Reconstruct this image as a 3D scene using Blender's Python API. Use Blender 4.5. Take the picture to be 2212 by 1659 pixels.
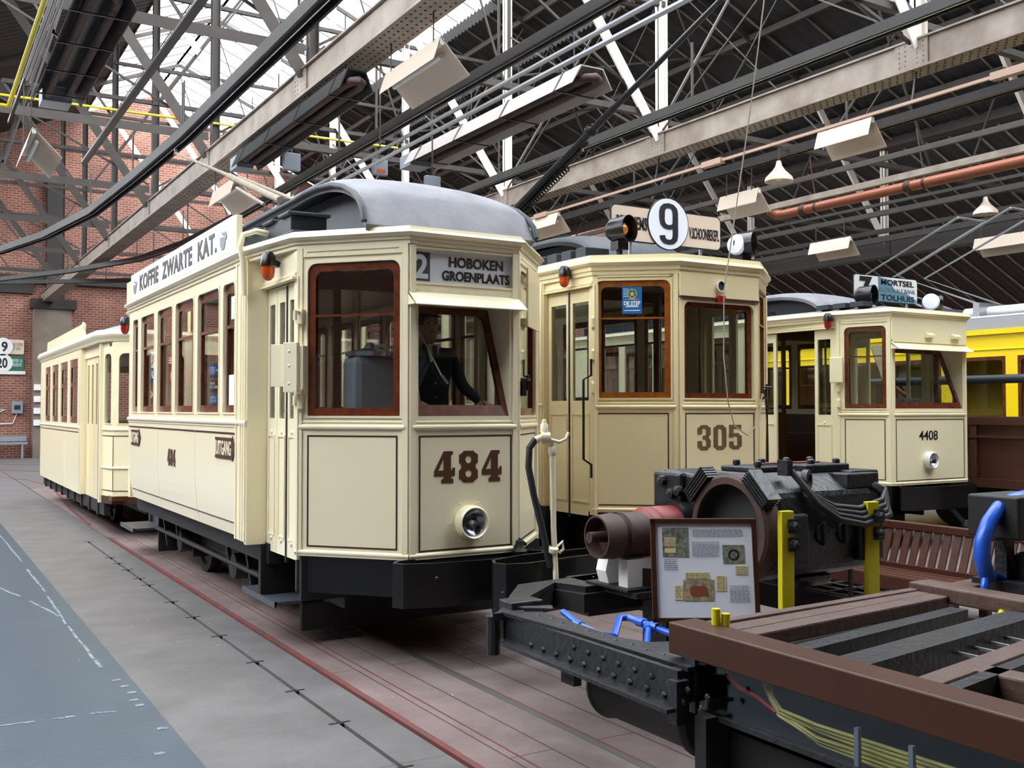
import bpy, bmesh, math, random
from mathutils import Vector, Matrix
sc = bpy.context.scene
for o in list(bpy.data.objects): bpy.data.objects.remove(o)
COL = sc.collection
PI = math.pi
rnd = random.Random(7)

# ------------------------------------------------------------ camera
# world frame: X across the tracks (right), Y along the tracks (away), Z up, metres
cam = bpy.data.objects.new('camera', bpy.data.cameras.new('camera')); COL.objects.link(cam)
cam.data.sensor_width = 36.0
cam.data.lens = 2170.0/2212.0*36.0
cam.data.clip_end = 300; cam.data.clip_start = 0.05
_p, _s = math.radians(1.4915), math.radians(31.1296)
_F = Vector((math.sin(_s)*math.cos(_p), math.cos(_s)*math.cos(_p), math.sin(_p)))
_R = Vector((math.cos(_s), -math.sin(_s), 0)); _U = _R.cross(_F)
cam.matrix_world = Matrix(((_R.x, _U.x, -_F.x, 0), (_R.y, _U.y, -_F.y, 0), (_R.z, _U.z, -_F.z, 1.70), (0, 0, 0, 1)))
sc.camera = cam

# ------------------------------------------------------------ world, light, exposure
W = bpy.data.worlds.new('overcast_sky'); sc.world = W; W.use_nodes = True
bg = W.node_tree.nodes['Background']; bg.inputs[0].default_value = (0.93, 0.96, 1.0, 1); bg.inputs[1].default_value = 9.6
sc.view_settings.view_transform = 'Standard'; sc.view_settings.look = 'None'
sc.view_settings.gamma = 1.0; sc.view_settings.use_curve_mapping = False
sc.view_settings.exposure = 0.0
sc.cycles.max_bounces = 8; sc.cycles.diffuse_bounces = 4; sc.cycles.glossy_bounces = 4
sc.cycles.transmission_bounces = 6; sc.cycles.transparent_max_bounces = 16
sc.cycles.caustics_reflective = False; sc.cycles.caustics_refractive = False
sc.cycles.sample_clamp_indirect = 8.0

def portal(name, loc, direction, sx, sy):
    l = bpy.data.lights.new(name, 'AREA'); l.shape = 'RECTANGLE'; l.size = sx; l.size_y = sy
    l.cycles.is_portal = True
    o = bpy.data.objects.new(name, l); COL.objects.link(o); o.location = loc
    o.rotation_euler = Vector(direction).to_track_quat('-Z', 'Y').to_euler()

# ------------------------------------------------------------ materials (all procedural)
MATS = {}
def mat(name, col, rough=0.5, metal=0.0, noise=0.0, nscale=8.0, bump=0.0, bscale=40.0, col2=None, coat=0.0, spec=None):
    if name in MATS: return MATS[name]
    m = bpy.data.materials.new(name); m.use_nodes = True
    nt = m.node_tree; b = nt.nodes['Principled BSDF']
    b.inputs['Base Color'].default_value = (*col, 1); b.inputs['Roughness'].default_value = rough; b.inputs['Metallic'].default_value = metal
    if coat: b.inputs['Coat Weight'].default_value = coat; b.inputs['Coat Roughness'].default_value = 0.06
    if spec is not None: b.inputs['Specular IOR Level'].default_value = spec
    if noise > 0 or bump > 0:
        g = nt.nodes.new('ShaderNodeNewGeometry')
    if noise > 0:
        n = nt.nodes.new('ShaderNodeTexNoise'); n.inputs['Scale'].default_value = nscale; n.inputs['Detail'].default_value = 6
        nt.links.new(g.outputs['Position'], n.inputs['Vector'])
        r = nt.nodes.new('ShaderNodeValToRGB'); r.color_ramp.elements[0].position = 0.32; r.color_ramp.elements[1].position = 0.68
        c2 = col2 or tuple(c*(1-noise) for c in col)
        r.color_ramp.elements[0].color = (*c2, 1); r.color_ramp.elements[1].color = (*col, 1)
        nt.links.new(n.outputs['Fac'], r.inputs['Fac']); nt.links.new(r.outputs['Color'], b.inputs['Base Color'])
    if bump > 0:
        n2 = nt.nodes.new('ShaderNodeTexNoise'); n2.inputs['Scale'].default_value = bscale; n2.inputs['Detail'].default_value = 4
        nt.links.new(g.outputs['Position'], n2.inputs['Vector'])
        bp = nt.nodes.new('ShaderNodeBump'); bp.inputs['Strength'].default_value = bump; bp.inputs['Distance'].default_value = 0.02
        nt.links.new(n2.outputs['Fac'], bp.inputs['Height']); nt.links.new(bp.outputs['Normal'], b.inputs['Normal'])
    MATS[name] = m; return m
def srgb(r, g, b):
    f = lambda c: (c/255/12.92) if c/255 <= 0.04045 else ((c/255+0.055)/1.055)**2.4
    return (f(r), f(g), f(b))
def glassmat(name, tint=(0.84, 0.87, 0.87), base=0.05, top=0.9):
    m = bpy.data.materials.new(name); m.use_nodes = True; nt = m.node_tree
    for n in list(nt.nodes): nt.nodes.remove(n)
    out = nt.nodes.new('ShaderNodeOutputMaterial'); mx = nt.nodes.new('ShaderNodeMixShader')
    t = nt.nodes.new('ShaderNodeBsdfTransparent'); t.inputs[0].default_value = (*tint, 1)
    g = nt.nodes.new('ShaderNodeBsdfGlossy'); g.inputs['Roughness'].default_value = 0.0; g.inputs['Color'].default_value = (1, 1, 1, 1)
    lw = nt.nodes.new('ShaderNodeLayerWeight'); pw = nt.nodes.new('ShaderNodeMath'); pw.operation = 'POWER'; pw.inputs[1].default_value = 5.0
    f = nt.nodes.new('ShaderNodeMath'); f.operation = 'MULTIPLY_ADD'; f.inputs[1].default_value = 0.96; f.inputs[2].default_value = 0.04
    nt.links.new(lw.outputs['Facing'], pw.inputs[0]); nt.links.new(pw.outputs[0], f.inputs[0]); nt.links.new(f.outputs[0], mx.inputs[0]); nt.links.new(t.outputs[0], mx.inputs[1]); nt.links.new(g.outputs[0], mx.inputs[2])
    nt.links.new(mx.outputs[0], out.inputs[0]); MATS[name] = m; return m
def skymat(name):
    m = bpy.data.materials.new(name); m.use_nodes = True; nt = m.node_tree
    for n in list(nt.nodes): nt.nodes.remove(n)
    out = nt.nodes.new('ShaderNodeOutputMaterial'); mx = nt.nodes.new('ShaderNodeMixShader'); mx.inputs[0].default_value = 0.12
    t = nt.nodes.new('ShaderNodeBsdfTransparent'); t.inputs[0].default_value = (.93, .95, .96, 1); d = nt.nodes.new('ShaderNodeBsdfTranslucent'); d.inputs[0].default_value = (.9, .9, .9, 1)
    nt.links.new(t.outputs[0], mx.inputs[1]); nt.links.new(d.outputs[0], mx.inputs[2]); nt.links.new(mx.outputs[0], out.inputs[0]); MATS[name] = m; return m
M_skyglass = skymat('dusty_roof_glass')
M_cream = mat('cream_paint', srgb(236, 226, 194), 0.28, coat=0.25)
M_cream2 = mat('cream_paint_old', srgb(232, 217, 172), 0.30, coat=0.25)
M_cream3 = mat('ivory_paint', srgb(236, 226, 190), 0.30, coat=0.2)
M_brownline = mat('brown_lining', srgb(66, 38, 26), 0.4)
M_number = mat('brown_number_paint', srgb(78, 48, 30), 0.4)
M_number2 = mat('faded_brown_number', srgb(108, 84, 56), 0.45)
M_wood = mat('varnished_mahogany', srgb(104, 48, 26), 0.22, noise=0.45, nscale=14, coat=0.5)
M_wood2 = mat('varnished_oak', srgb(150, 86, 32), 0.22, noise=0.35, nscale=14, coat=0.5)
M_woodin = mat('interior_wood', srgb(84, 46, 26), 0.35, noise=0.3, nscale=10)
M_roof = mat('grey_canvas_roof', srgb(138, 138, 144), 0.8, noise=0.25, nscale=5, bump=0.25, bscale=18)
M_roofdk = mat('dark_roof_fittings', srgb(46, 52, 59), 0.55, noise=0.25, nscale=6)
M_black = mat('black_paint', srgb(13, 13, 15), 0.32, noise=0.3, nscale=6, coat=0.1)
M_under = mat('underframe_black', srgb(15, 14, 14), 0.6, noise=0.3, nscale=9)
M_iron = mat('greasy_black_iron', srgb(32, 33, 37), 0.42, noise=0.45, nscale=9, bump=0.3, bscale=30)
M_rust = mat('rusty_iron', srgb(70, 46, 38), 0.65, noise=0.4, nscale=14)
M_rubber = mat('black_rubber', srgb(34, 34, 36), 0.55)
M_steel = mat('bright_steel', srgb(190, 192, 196), 0.25, 0.9)
M_chrome = mat('chrome', srgb(210, 214, 220), 0.08, 1.0)
M_white = mat('white_paint', srgb(232, 232, 230), 0.45)
M_glass = glassmat('window_glass')
M_step = mat('worn_step_plate', srgb(74, 78, 86), 0.4, 0.3)
M_lens = glassmat('clear_lens', (0.95, 0.97, 1.0))
M_signglass = glassmat('clear_sign_glass', (0.985, 0.985, 0.985))
M_orange = mat('orange_lens', srgb(196, 74, 16), 0.15, coat=0.5)
M_red = mat('red_lens', srgb(150, 20, 22), 0.15, coat=0.5)
M_redpaint = mat('dark_red_insulation', srgb(132, 42, 42), 0.5, noise=0.3, nscale=14)
M_blind = mat('grey_roller_blind', srgb(240, 244, 252), 0.6)
M_blinddk = mat('slate_blind_square', srgb(66, 76, 88), 0.6)
M_ink = mat('black_ink', srgb(24, 24, 28), 0.5)
M_inkgr = mat('grey_ink', srgb(110, 114, 124), 0.5)
M_plank = mat('brown_painted_timber', srgb(66, 39, 25), 0.4, noise=0.15, nscale=5, spec=0.3)
M_plankold = mat('worn_brown_timber', srgb(84, 60, 50), 0.6, noise=0.35, nscale=10, bump=0.3, bscale=25)
M_bench = mat('stained_bench_wood', srgb(74, 36, 26), 0.4, noise=0.25, nscale=9)
M_blue = mat('blue_pipe', srgb(24, 84, 190), 0.35, coat=0.2)
M_yellow = mat('yellow_steel', srgb(196, 184, 30), 0.35)
M_yellowcab = mat('yellow_cable', srgb(190, 176, 70), 0.45)
M_girder = mat('grey_girder_paint', srgb(146, 135, 124), 0.55, noise=0.22, nscale=3.0, col2=srgb(116, 103, 91))
M_girder2 = mat('dark_and_shaded_steel', srgb(44, 38, 34), 0.6, noise=0.3, nscale=3)  # on the far girder this colour holds the shade of its backlit side
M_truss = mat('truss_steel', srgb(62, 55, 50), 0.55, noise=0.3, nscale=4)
M_trusslit = mat('lit_truss_steel', srgb(226, 218, 208), 0.5, noise=0.1, nscale=4)  # same steel with the light falling on it put into the colour
M_trough = mat('trough_timber', srgb(42, 38, 36), 0.6, noise=0.35, nscale=4)
M_troughin = mat('trough_inside', srgb(34, 32, 32), 0.7)
M_corr = mat('dark_corrugated_sheet', srgb(38, 36, 37), 0.6, noise=0.25, nscale=1.5)
M_alu = mat('aluminium_reflector', srgb(158, 150, 146), 0.5, 0.3)
M_lampwh = mat('enamel_reflector', srgb(206, 190, 172), 0.45)
M_galv = mat('galvanised_tube', srgb(176, 178, 182), 0.35, 0.7)
M_pink = mat('primer_conduit', srgb(168, 140, 122), 0.5)
M_amber = mat('amber_lens', srgb(206, 132, 34), 0.15, coat=0.5)
M_orpipe = mat('orange_pvc_pipe', srgb(140, 80, 56), 0.4)
M_ypipe = mat('yellow_gas_pipe', srgb(204, 190, 30), 0.4)
M_skin = mat('skin', srgb(196, 146, 116), 0.5)
M_uniform = mat('navy_uniform', srgb(30, 32, 42), 0.75)
M_shirt = mat('white_shirt', srgb(206, 206, 206), 0.7)
M_tramyel = mat('yellow_tram_paint', srgb(252, 220, 20), 0.3, coat=0.3)
M_wagon = mat('brown_wagon_paint', srgb(86, 50, 36), 0.5, noise=0.2, nscale=5)
M_grey = mat('grey_box', srgb(132, 140, 150), 0.5)
M_paper = mat('paper', srgb(238, 243, 252), 0.6)
M_pale = mat('pale_yellow_caption', srgb(226, 212, 150), 0.6)
M_signcream = mat('sign_cream', srgb(228, 206, 184), 0.4)
M_signgreen = mat('sign_green', srgb(40, 110, 80), 0.4)
M_signblue = mat('sign_blue', srgb(96, 140, 160), 0.4)
M_posterblue = mat('poster_blue', srgb(28, 100, 160), 0.4)
M_enamelblue = mat('enamel_blue', srgb(34, 74, 140), 0.35)
M_enamelred = mat('enamel_red', srgb(180, 34, 36), 0.35)

# ------------------------------------------------------------ mesh helpers
class MB:
    """collects shapes, links them as ONE mesh object"""
    def __init__(s): s.v = []; s.f = []
    def add(s, vs, fs):
        b = len(s.v); s.v += [tuple(v) for v in vs]; s.f += [tuple(i+b for i in f) for f in fs]; return s
    def box(s, x0, x1, y0, y1, z0, z1):
        vs = [(x, y, z) for z in (z0, z1) for y in (y0, y1) for x in (x0, x1)]
        return s.add(vs, [(0, 2, 3, 1), (4, 5, 7, 6), (0, 1, 5, 4), (2, 6, 7, 3), (0, 4, 6, 2), (1, 3, 7, 5)])
    def bar(s, p, q, w, h, up=(0, 0, 1)):
        """box along p-q, w sideways, h along up, centred on the line"""
        p, q = Vector(p), Vector(q); d = (q-p).normalized(); up = Vector(up)
        sd = d.cross(up)
        if sd.length < 1e-4: sd = d.cross(Vector((1, 0, 0)))
        sd.normalize(); u = sd.cross(d).normalized(); a, b = sd*w/2, u*h/2
        vs = [e+x for e in (p, q) for x in (-a-b, a-b, a+b, -a+b)]
        return s.add(vs, [(3, 2, 1, 0), (4, 5, 6, 7), (0, 1, 5, 4), (1, 2, 6, 5), (2, 3, 7, 6), (3, 0, 4, 7)])
    def tube(s, pts, r, n=8, cap=True):
        pts = [Vector(p) for p in pts]; rings = []; rr = r if isinstance(r, (list, tuple)) else [r]*len(pts)
        prev = None
        for i, p in enumerate(pts):
            t = (pts[min(i+1, len(pts)-1)]-pts[max(i-1, 0)]).normalized()
            if prev is None:
                a = t.orthogonal().normalized()
            else:
                a = (prev-t*prev.dot(t))
                a = a.normalized() if a.length > 1e-5 else t.orthogonal().normalized()
            prev = a; b = t.cross(a)
            rings.append([p+(a*math.cos(2*PI*k/n)+b*math.sin(2*PI*k/n))*rr[i] for k in range(n)])
        vs = [v for rg in rings for v in rg]; fs = []
        for i in range(len(pts)-1):
            for k in range(n): fs.append((i*n+k, i*n+(k+1) % n, (i+1)*n+(k+1) % n, (i+1)*n+k))
        if cap: fs.append(tuple(range(n-1, -1, -1))); fs.append(tuple((len(pts)-1)*n+k for k in range(n)))
        return s.add(vs, fs)
    def lathe(s, prof, origin, axis=(0, 0, 1), n=20):
        """prof: (radius, distance along axis)"""
        o, ax = Vector(origin), Vector(axis).normalized(); a = ax.orthogonal().normalized(); b = ax.cross(a)
        vs = []; fs = []
        for r, h in prof:
            for k in range(n): vs.append(o+ax*h+(a*math.cos(2*PI*k/n)+b*math.sin(2*PI*k/n))*max(r, 1e-4))
        for i in range(len(prof)-1):
            for k in range(n): fs.append((i*n+k, i*n+(k+1) % n, (i+1)*n+(k+1) % n, (i+1)*n+k))
        return s.add(vs, fs)
    def prism(s, poly, f0, f1):
        """poly: 2D points; f0, f1 map (u,v) to 3D for the two faces"""
        n = len(poly); vs = [f0(*p) for p in poly]+[f1(*p) for p in poly]
        fs = [tuple(range(n-1, -1, -1)), tuple(range(n, 2*n))]+[(i, (i+1) % n, n+(i+1) % n, n+i) for i in range(n)]
        return s.add(vs, fs)
    def sweep(s, path, prof, closed=False):
        """prof: closed list of (outward offset, z) swept along a plan path; outward = left of travel"""
        n = len(path); P = [Vector(p) for p in path]; offs = []
        for i in range(n):
            def nrm(a, b): d = (b-a).normalized(); return Vector((-d.y, d.x))
            if closed: n0, n1 = nrm(P[i-1], P[i]), nrm(P[i], P[(i+1) % n])
            else:
                n1 = nrm(P[i], P[i+1]) if i < n-1 else nrm(P[i-1], P[i]); n0 = nrm(P[i-1], P[i]) if i > 0 else n1
            m = (n0+n1).normalized(); offs.append(m/max(m.dot(n1), 0.35))
        k = len(prof); vs = []; fs = []
        for i in range(n):
            for d, z in prof: q = P[i]+offs[i]*d; vs.append((q.x, q.y, z))
        for i in range(n if closed else n-1):
            j = (i+1) % n
            for a in range(k): fs.append((i*k+a, i*k+(a+1) % k, j*k+(a+1) % k, j*k+a))
        if not closed: fs.append(tuple(range(k))); fs.append(tuple((n-1)*k+a for a in range(k-1, -1, -1)))
        return s.add(vs, fs)
    def dome(s, c, nrm, r, h=None, n=6):
        c, ax = Vector(c), Vector(nrm).normalized(); a = ax.orthogonal().normalized(); b = ax.cross(a); h = h or r*0.6
        vs = [c+(a*math.cos(2*PI*k/n)+b*math.sin(2*PI*k/n))*r for k in range(n)]+[c+ax*h*0.75+(a*math.cos(2*PI*k/n)+b*math.sin(2*PI*k/n))*r*0.6 for k in range(n)]+[c+ax*h]
        return s.add(vs, [(k, (k+1) % n, n+(k+1) % n, n+k) for k in range(n)]+[(n+k, n+(k+1) % n, 2*n) for k in range(n)])
    def ball(s, c, r, n=14, sc3=(1, 1, 1)):
        vs = []; fs = []; m = n//2
        for i in range(m+1):
            th = PI*i/m
            for k in range(n): vs.append((c[0]+r*sc3[0]*math.sin(th)*math.cos(2*PI*k/n), c[1]+r*sc3[1]*math.sin(th)*math.sin(2*PI*k/n), c[2]+r*sc3[2]*math.cos(th)))
        for i in range(m):
            for k in range(n): fs.append((i*n+k, (i+1)*n+k, (i+1)*n+(k+1) % n, i*n+(k+1) % n))
        return s.add(vs, fs)
    def build(s, name, m, parent=None, smooth=None, bevel=0.0, label=None):
        me = bpy.data.meshes.new(name); me.from_pydata(s.v, [], s.f); me.validate()
        bm = bmesh.new(); bm.from_mesh(me); bmesh.ops.remove_doubles(bm, verts=bm.verts, dist=1e-5)
        bmesh.ops.recalc_face_normals(bm, faces=bm.faces); bm.to_mesh(me); bm.free()
        if isinstance(m, (list, tuple)):
            for x in m: me.materials.append(x)
        else: me.materials.append(m)
        if smooth:
            for p in me.polygons: p.use_smooth = True
            me.set_sharp_from_angle(angle=math.radians(smooth))
        o = bpy.data.objects.new(name, me); COL.objects.link(o)
        if parent is not None: o.parent = parent
        if bevel > 0:
            md = o.modifiers.new('bevel', 'BEVEL'); md.width = bevel; md.segments = 2; md.limit_method = 'ANGLE'; md.angle_limit = 0.7
        if label: o['label'] = label
        return o
def thing(name, label, cat, loc=(0, 0, 0), rotz=0.0, group=None):
    o = bpy.data.objects.new(name, None); COL.objects.link(o); o.location = loc; o.rotation_euler = (0, 0, rotz)
    o.empty_display_size = 0.1; o['label'] = label; o['category'] = cat
    if group: o['group'] = group
    return o
def tag(o, label, cat, group=None, kind=None):
    o['label'] = label; o['category'] = cat
    if group: o['group'] = group
    if kind: o['kind'] = kind
    return o
def struct(o, label=None):
    o['kind'] = 'structure'
    if label: o['label'] = label
    return o
def box(name, m, parent, *b, bevel=0.0, label=None): return MB().box(*b).build(name, m, parent, bevel=bevel, label=label)
_dg = None
def curve_mesh(cu, name):
    o = bpy.data.objects.new('tmp', cu); COL.objects.link(o)
    dg = bpy.context.evaluated_depsgraph_get(); dg.update()
    me = bpy.data.meshes.new_from_object(o.evaluated_get(dg)); me.name = name
    bpy.data.objects.remove(o); bpy.data.curves.remove(cu); return me
def place_mesh(me, name, m, parent, origin, xd, yd, w, h, depth=0.003, align='C'):
    """fit a flat lettering mesh to w x h, centre (or left) at origin in the plane xd, yd"""
    xs = [v.co.x for v in me.vertices]; ys = [v.co.y for v in me.vertices]; zs = [v.co.z for v in me.vertices]
    x0, x1, y0, y1 = min(xs), max(xs), min(ys), max(ys); zr = max(max(zs)-min(zs), 1e-6)
    sx = (w/(x1-x0)) if w else h/(y1-y0); sy = h/(y1-y0)
    xd, yd, o = Vector(xd).normalized(), Vector(yd).normalized(), Vector(origin); nd = xd.cross(yd)
    for v in me.vertices:
        v.co = o+xd*((v.co.x-(x0+x1)/2)*sx)+yd*((v.co.y-(y0+y1)/2)*sy)+nd*((v.co.z-min(zs))/zr*depth)
    me.materials.clear(); me.materials.append(m)
    ob = bpy.data.objects.new(name, me); COL.objects.link(ob)
    if parent is not None: ob.parent = parent
    return ob
def text(body, name, m, parent, origin, xd, yd, w, h, bold=0.0, depth=0.003, spacing=1.0):
    cu = bpy.data.curves.new('txt', 'FONT'); cu.body = body; cu.size = 1; cu.extrude = 0.01; cu.offset = bold
    cu.space_character = spacing; cu.resolution_u = 4
    cu.space_line = 0.9; cu.align_x = 'CENTER'
    return place_mesh(curve_mesh(cu, name), name, m, parent, origin, xd, yd, w, h, depth)
def circ(cx, cy, rx, ry=None, n=16): return [(cx+rx*math.cos(2*PI*k/n), cy+(ry or rx)*math.sin(2*PI*k/n)) for k in range(n)]
GLYPH = {
 '4': (0.78, [[(.27, 0), (.72, 0), (.72, .11), (.63, .15), (.63, .22), (.78, .22), (.78, .48), (.70, .48), (.68, .40), (.63, .40), (.63, .86), (.70, .9), (.70, 1), (.36, 1), (0, .38), (0, .22), (.36, .22), (.36, .15), (.27, .11)], [(.16, .40), (.36, .40), (.36, .78)]]),
 '8': (0.72, [[(.17, 0), (.55, 0), (.60, .06), (.72, .12), (.72, .38), (.66, .42), (.62, .5), (.66, .58), (.72, .62), (.72, .88), (.60, .94), (.55, 1), (.17, 1), (.12, .94), (0, .88), (0, .62), (.06, .58), (.10, .5), (.06, .42), (0, .38), (0, .12), (.12, .06)], circ(.36, .72, .12), circ(.36, .28, .12)]),
 '3': (0.7, [[(.18, 0), (.52, 0), (.57, .06), (.70, .12), (.70, .38), (.64, .43), (.58, .5), (.64, .57), (.70, .62), (.70, .88), (.57, .94), (.52, 1), (.18, 1), (.13, .94), (0, .88), (0, .64), (.24, .64), (.24, .82), (.30, .86), (.40, .86), (.46, .82), (.46, .62), (.40, .57), (.28, .57), (.28, .43), (.40, .43), (.46, .38), (.46, .18), (.40, .14), (.30, .14), (.24, .18), (.24, .36), (0, .36), (0, .12), (.13, .06)]]),
 '0': (0.7, [[(.18, 0), (.52, 0), (.57, .06), (.70, .12), (.70, .88), (.57, .94), (.52, 1), (.18, 1), (.13, .94), (0, .88), (0, .12), (.13, .06)], [(.24, .18), (.24, .82), (.30, .86), (.40, .86), (.46, .82), (.46, .18), (.40, .14), (.30, .14)]]),
 '5': (0.7, [[(.18, 0), (.52, 0), (.57, .06), (.70, .12), (.70, .55), (.57, .60), (.52, .66), (.24, .66), (.24, .84), (.60, .84), (.68, .80), (.68, 1), (0, 1), (0, .50), (.24, .50), (.30, .54), (.40, .54), (.46, .50), (.46, .18), (.40, .14), (.30, .14), (.24, .18), (.24, .32), (0, .32), (0, .12), (.13, .06)]]),
}
def block_number(s, name, m, parent, origin, xd, yd, w, h):
    cu = bpy.data.curves.new('num', 'CURVE'); cu.dimensions = '2D'; cu.fill_mode = 'BOTH'; cu.extrude = 0.01; x = 0
    for ch in s:
        wd, loops = GLYPH[ch]
        for lp in loops:
            sp = cu.splines.new('POLY'); sp.points.add(len(lp)-1); sp.use_cyclic_u = True
            for p, (u, v) in zip(sp.points, lp): p.co = (x+u, v, 0, 1)
        x += wd+0.16
    return place_mesh(curve_mesh(cu, name), name, m, parent, origin, xd, yd, w, h)
def poly_mesh(loops, name, m, parent, origin, xd, yd, w, h, depth=0.004):
    cu = bpy.data.curves.new('shape', 'CURVE'); cu.dimensions = '2D'; cu.fill_mode = 'BOTH'; cu.extrude = 0.01
    for lp in loops:
        sp = cu.splines.new('POLY'); sp.points.add(len(lp)-1); sp.use_cyclic_u = True
        for p, (u, v) in zip(sp.points, lp): p.co = (u, v, 0, 1)
    return place_mesh(curve_mesh(cu, name), name, m, parent, origin, xd, yd, w, h, depth)
def rrect(x0, x1, y0, y1, r, k=4):
    if isinstance(r, (int, float)): r = (r, r, r, r)      # corners: bl, br, tr, tl
    out = []
    for (cx, cy, a0, q) in ((x0, y0, PI, r[0]), (x1, y0, 1.5*PI, r[1]), (x1, y1, 0, r[2]), (x0, y1, 0.5*PI, r[3])):
        sx = 1 if cx == x0 else -1; sy = 1 if cy == y0 else -1; q = max(q, 1e-4)
        for i in range(k+1):
            a = a0+0.5*PI*i/k; out.append((cx+sx*q+q*math.cos(a), cy+sy*q+q*math.sin(a)))
    return out

# ------------------------------------------------------------ wall segments of a vehicle body, in plan
class Seg:
    """vertical wall plane from A to B (plan), s along A-B, d inwards, z up; inwards = towards c"""
    def __init__(g, A, B, c):
        g.A, g.B = Vector(A), Vector(B); g.L = (g.B-g.A).length; g.t = (g.B-g.A)/g.L
        n = Vector((-g.t.y, g.t.x))
        if n.dot(Vector(c)-(g.A+g.B)/2) < 0: n = -n
        g.n = n
    def p(g, s, d, z): q = g.A+g.t*s+g.n*d; return (q.x, q.y, z)
    def out(g): return Vector((-g.n.x, -g.n.y, 0))
    def xd(g):
        """reading direction seen from outside"""
        o = g.out(); x = Vector((g.t.x, g.t.y, 0)); return x if x.cross(Vector((0, 0, 1))).dot(o) > 0 else -x
    def box(g, mb, s0, s1, d0, d1, z0, z1):
        mb.prism([(s0, z0), (s1, z0), (s1, z1), (s0, z1)], lambda s, z: g.p(s, d0, z), lambda s, z: g.p(s, d1, z)); return mb
    def wall(g, mb, z0, z1, holes=(), t=0.035, s0=None, s1=None):
        s0 = 0 if s0 is None else s0; s1 = g.L if s1 is None else s1
        S = sorted({s0, s1, *[h[0] for h in holes], *[h[1] for h in holes]}); Z = sorted({z0, z1, *[h[2] for h in holes], *[h[3] for h in holes]})
        solid = lambda i, j: 0 <= i < len(S)-1 and 0 <= j < len(Z)-1 and not any(h[0] <= (S[i]+S[i+1])/2 <= h[1] and h[2] <= (Z[j]+Z[j+1])/2 <= h[3] for h in holes)
        for i in range(len(S)-1):
            for j in range(len(Z)-1):
                if not solid(i, j): continue
                a, b, c, e = S[i], S[i+1], Z[j], Z[j+1]
                for d in (0, t): mb.add([g.p(a, d, c), g.p(b, d, c), g.p(b, d, e), g.p(a, d, e)], [(0, 1, 2, 3)])
                for (di, dj, u) in ((-1, 0, ((a, c), (a, e))), (1, 0, ((b, c), (b, e))), (0, -1, ((a, c), (b, c))), (0, 1, ((a, e), (b, e)))):
                    if not solid(i+di, j+dj):
                        (p, q), (r, s_) = u; mb.add([g.p(p, 0, q), g.p(r, 0, s_), g.p(r, t, s_), g.p(p, t, q)], [(0, 1, 2, 3)])
        return mb
    def ring(g, mb, s0, s1, z0, z1, w, d0, d1, ro=0.0, ri=0.0, wb=None, wt=None):
        """rectangular ring (frame) with rounded corners; w side width, wb/wt bottom/top widths"""
        wb = w if wb is None else wb; wt = w if wt is None else wt
        A = rrect(s0, s1, z0, z1, ro); B = rrect(s0+w, s1-w, z0+wb, z1-wt, ri); n = len(A); fs = []
        vs = [g.p(s, d, z) for d in (d0, d1) for L in (A, B) for s, z in L]
        for i in range(n):
            j = (i+1) % n
            fs += [(i, j, n+j, n+i), (2*n+i, 3*n+i, 3*n+j, 2*n+j), (n+i, n+j, 3*n+j, 3*n+i), (i, 2*n+i, 2*n+j, j)]
        mb.add(vs, fs); return mb
    def hbead(g, mb, s0, s1, z, r=0.016, squash=1.0):
        n = 6; P = [(-r*math.sin(PI*k/n)*squash, r*math.cos(PI*k/n)) for k in range(n+1)]+[(0.004, -r), (0.004, r)]
        vs = [g.p(s, d, z+h) for s in (s0, s1) for d, h in P]; m = len(P)
        mb.add(vs, [(k, (k+1) % m, m+(k+1) % m, m+k) for k in range(m)]+[tuple(range(m)), tuple(range(2*m-1, m-1, -1))]); return mb
    def window(g, root, s0, s1, z0, z1, m, fw=0.05, rt=0.05, transom=None, rec=0.012, name='window_frame', bottom=None, cream=None):
        mb = MB(); ri = (0.008, 0.008, rt*0.75, rt*0.75); bw = bottom or fw
        g.ring(mb, s0, s1, z0, z1, fw, rec-0.004, rec+0.034, 0.002, ri, wb=bw)
        if transom: g.box(mb, s0+fw*0.6, s1-fw*0.6, rec-0.008, rec+0.034, transom-0.008, transom+0.008)
        fr = mb.build(name, m, root)
        if cream is not None:
            g.ring(cream, s0-0.014, s1+0.014, z0-0.014, z1+0.014, 0.015, -0.009, 0.012, 0.0, (0.001, 0.001, rt*0.9, rt*0.9))
        zs = [z0+bw*0.8, transom, z1-fw*0.8] if transom else [z0+bw*0.8, z1-fw*0.8]
        for a, b in zip(zs, zs[1:]):
            pm = MB(); g.box(pm, s0+fw*0.8, s1-fw*0.8, rec+0.014, rec+0.019, a, b); pm.build('pane', M_glass, fr)
        return fr
    def stripe(g, mb, s0, s1, z0, z1, w=0.011):
        g.ring(mb, s0, s1, z0, z1, w, -0.0022, 0.001)
def signal_lamp(root, at, out, lens):
    """hooded lamp on a side bracket: black cage and a coloured glass hanging below"""
    a = Vector(at); o = Vector(out).normalized(); c = a+o*0.085
    mb = MB(); mb.bar(a, c+Vector((0, 0, 0.03)), 0.05, 0.04); mb.lathe([(0.0, 0.085), (0.03, 0.085), (0.05, 0.06), (0.056, 0.0), (0.056, -0.015), (0.0, -0.015)], c, n=16)
    l = mb.build('signal_lamp', M_black, root, smooth=40)
    MB().lathe([(0.047, -0.012), (0.048, -0.06), (0.04, -0.095), (0.02, -0.115), (0.0, -0.12)], c, n=16).build('lamp_lens', lens, l, smooth=60)
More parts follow.
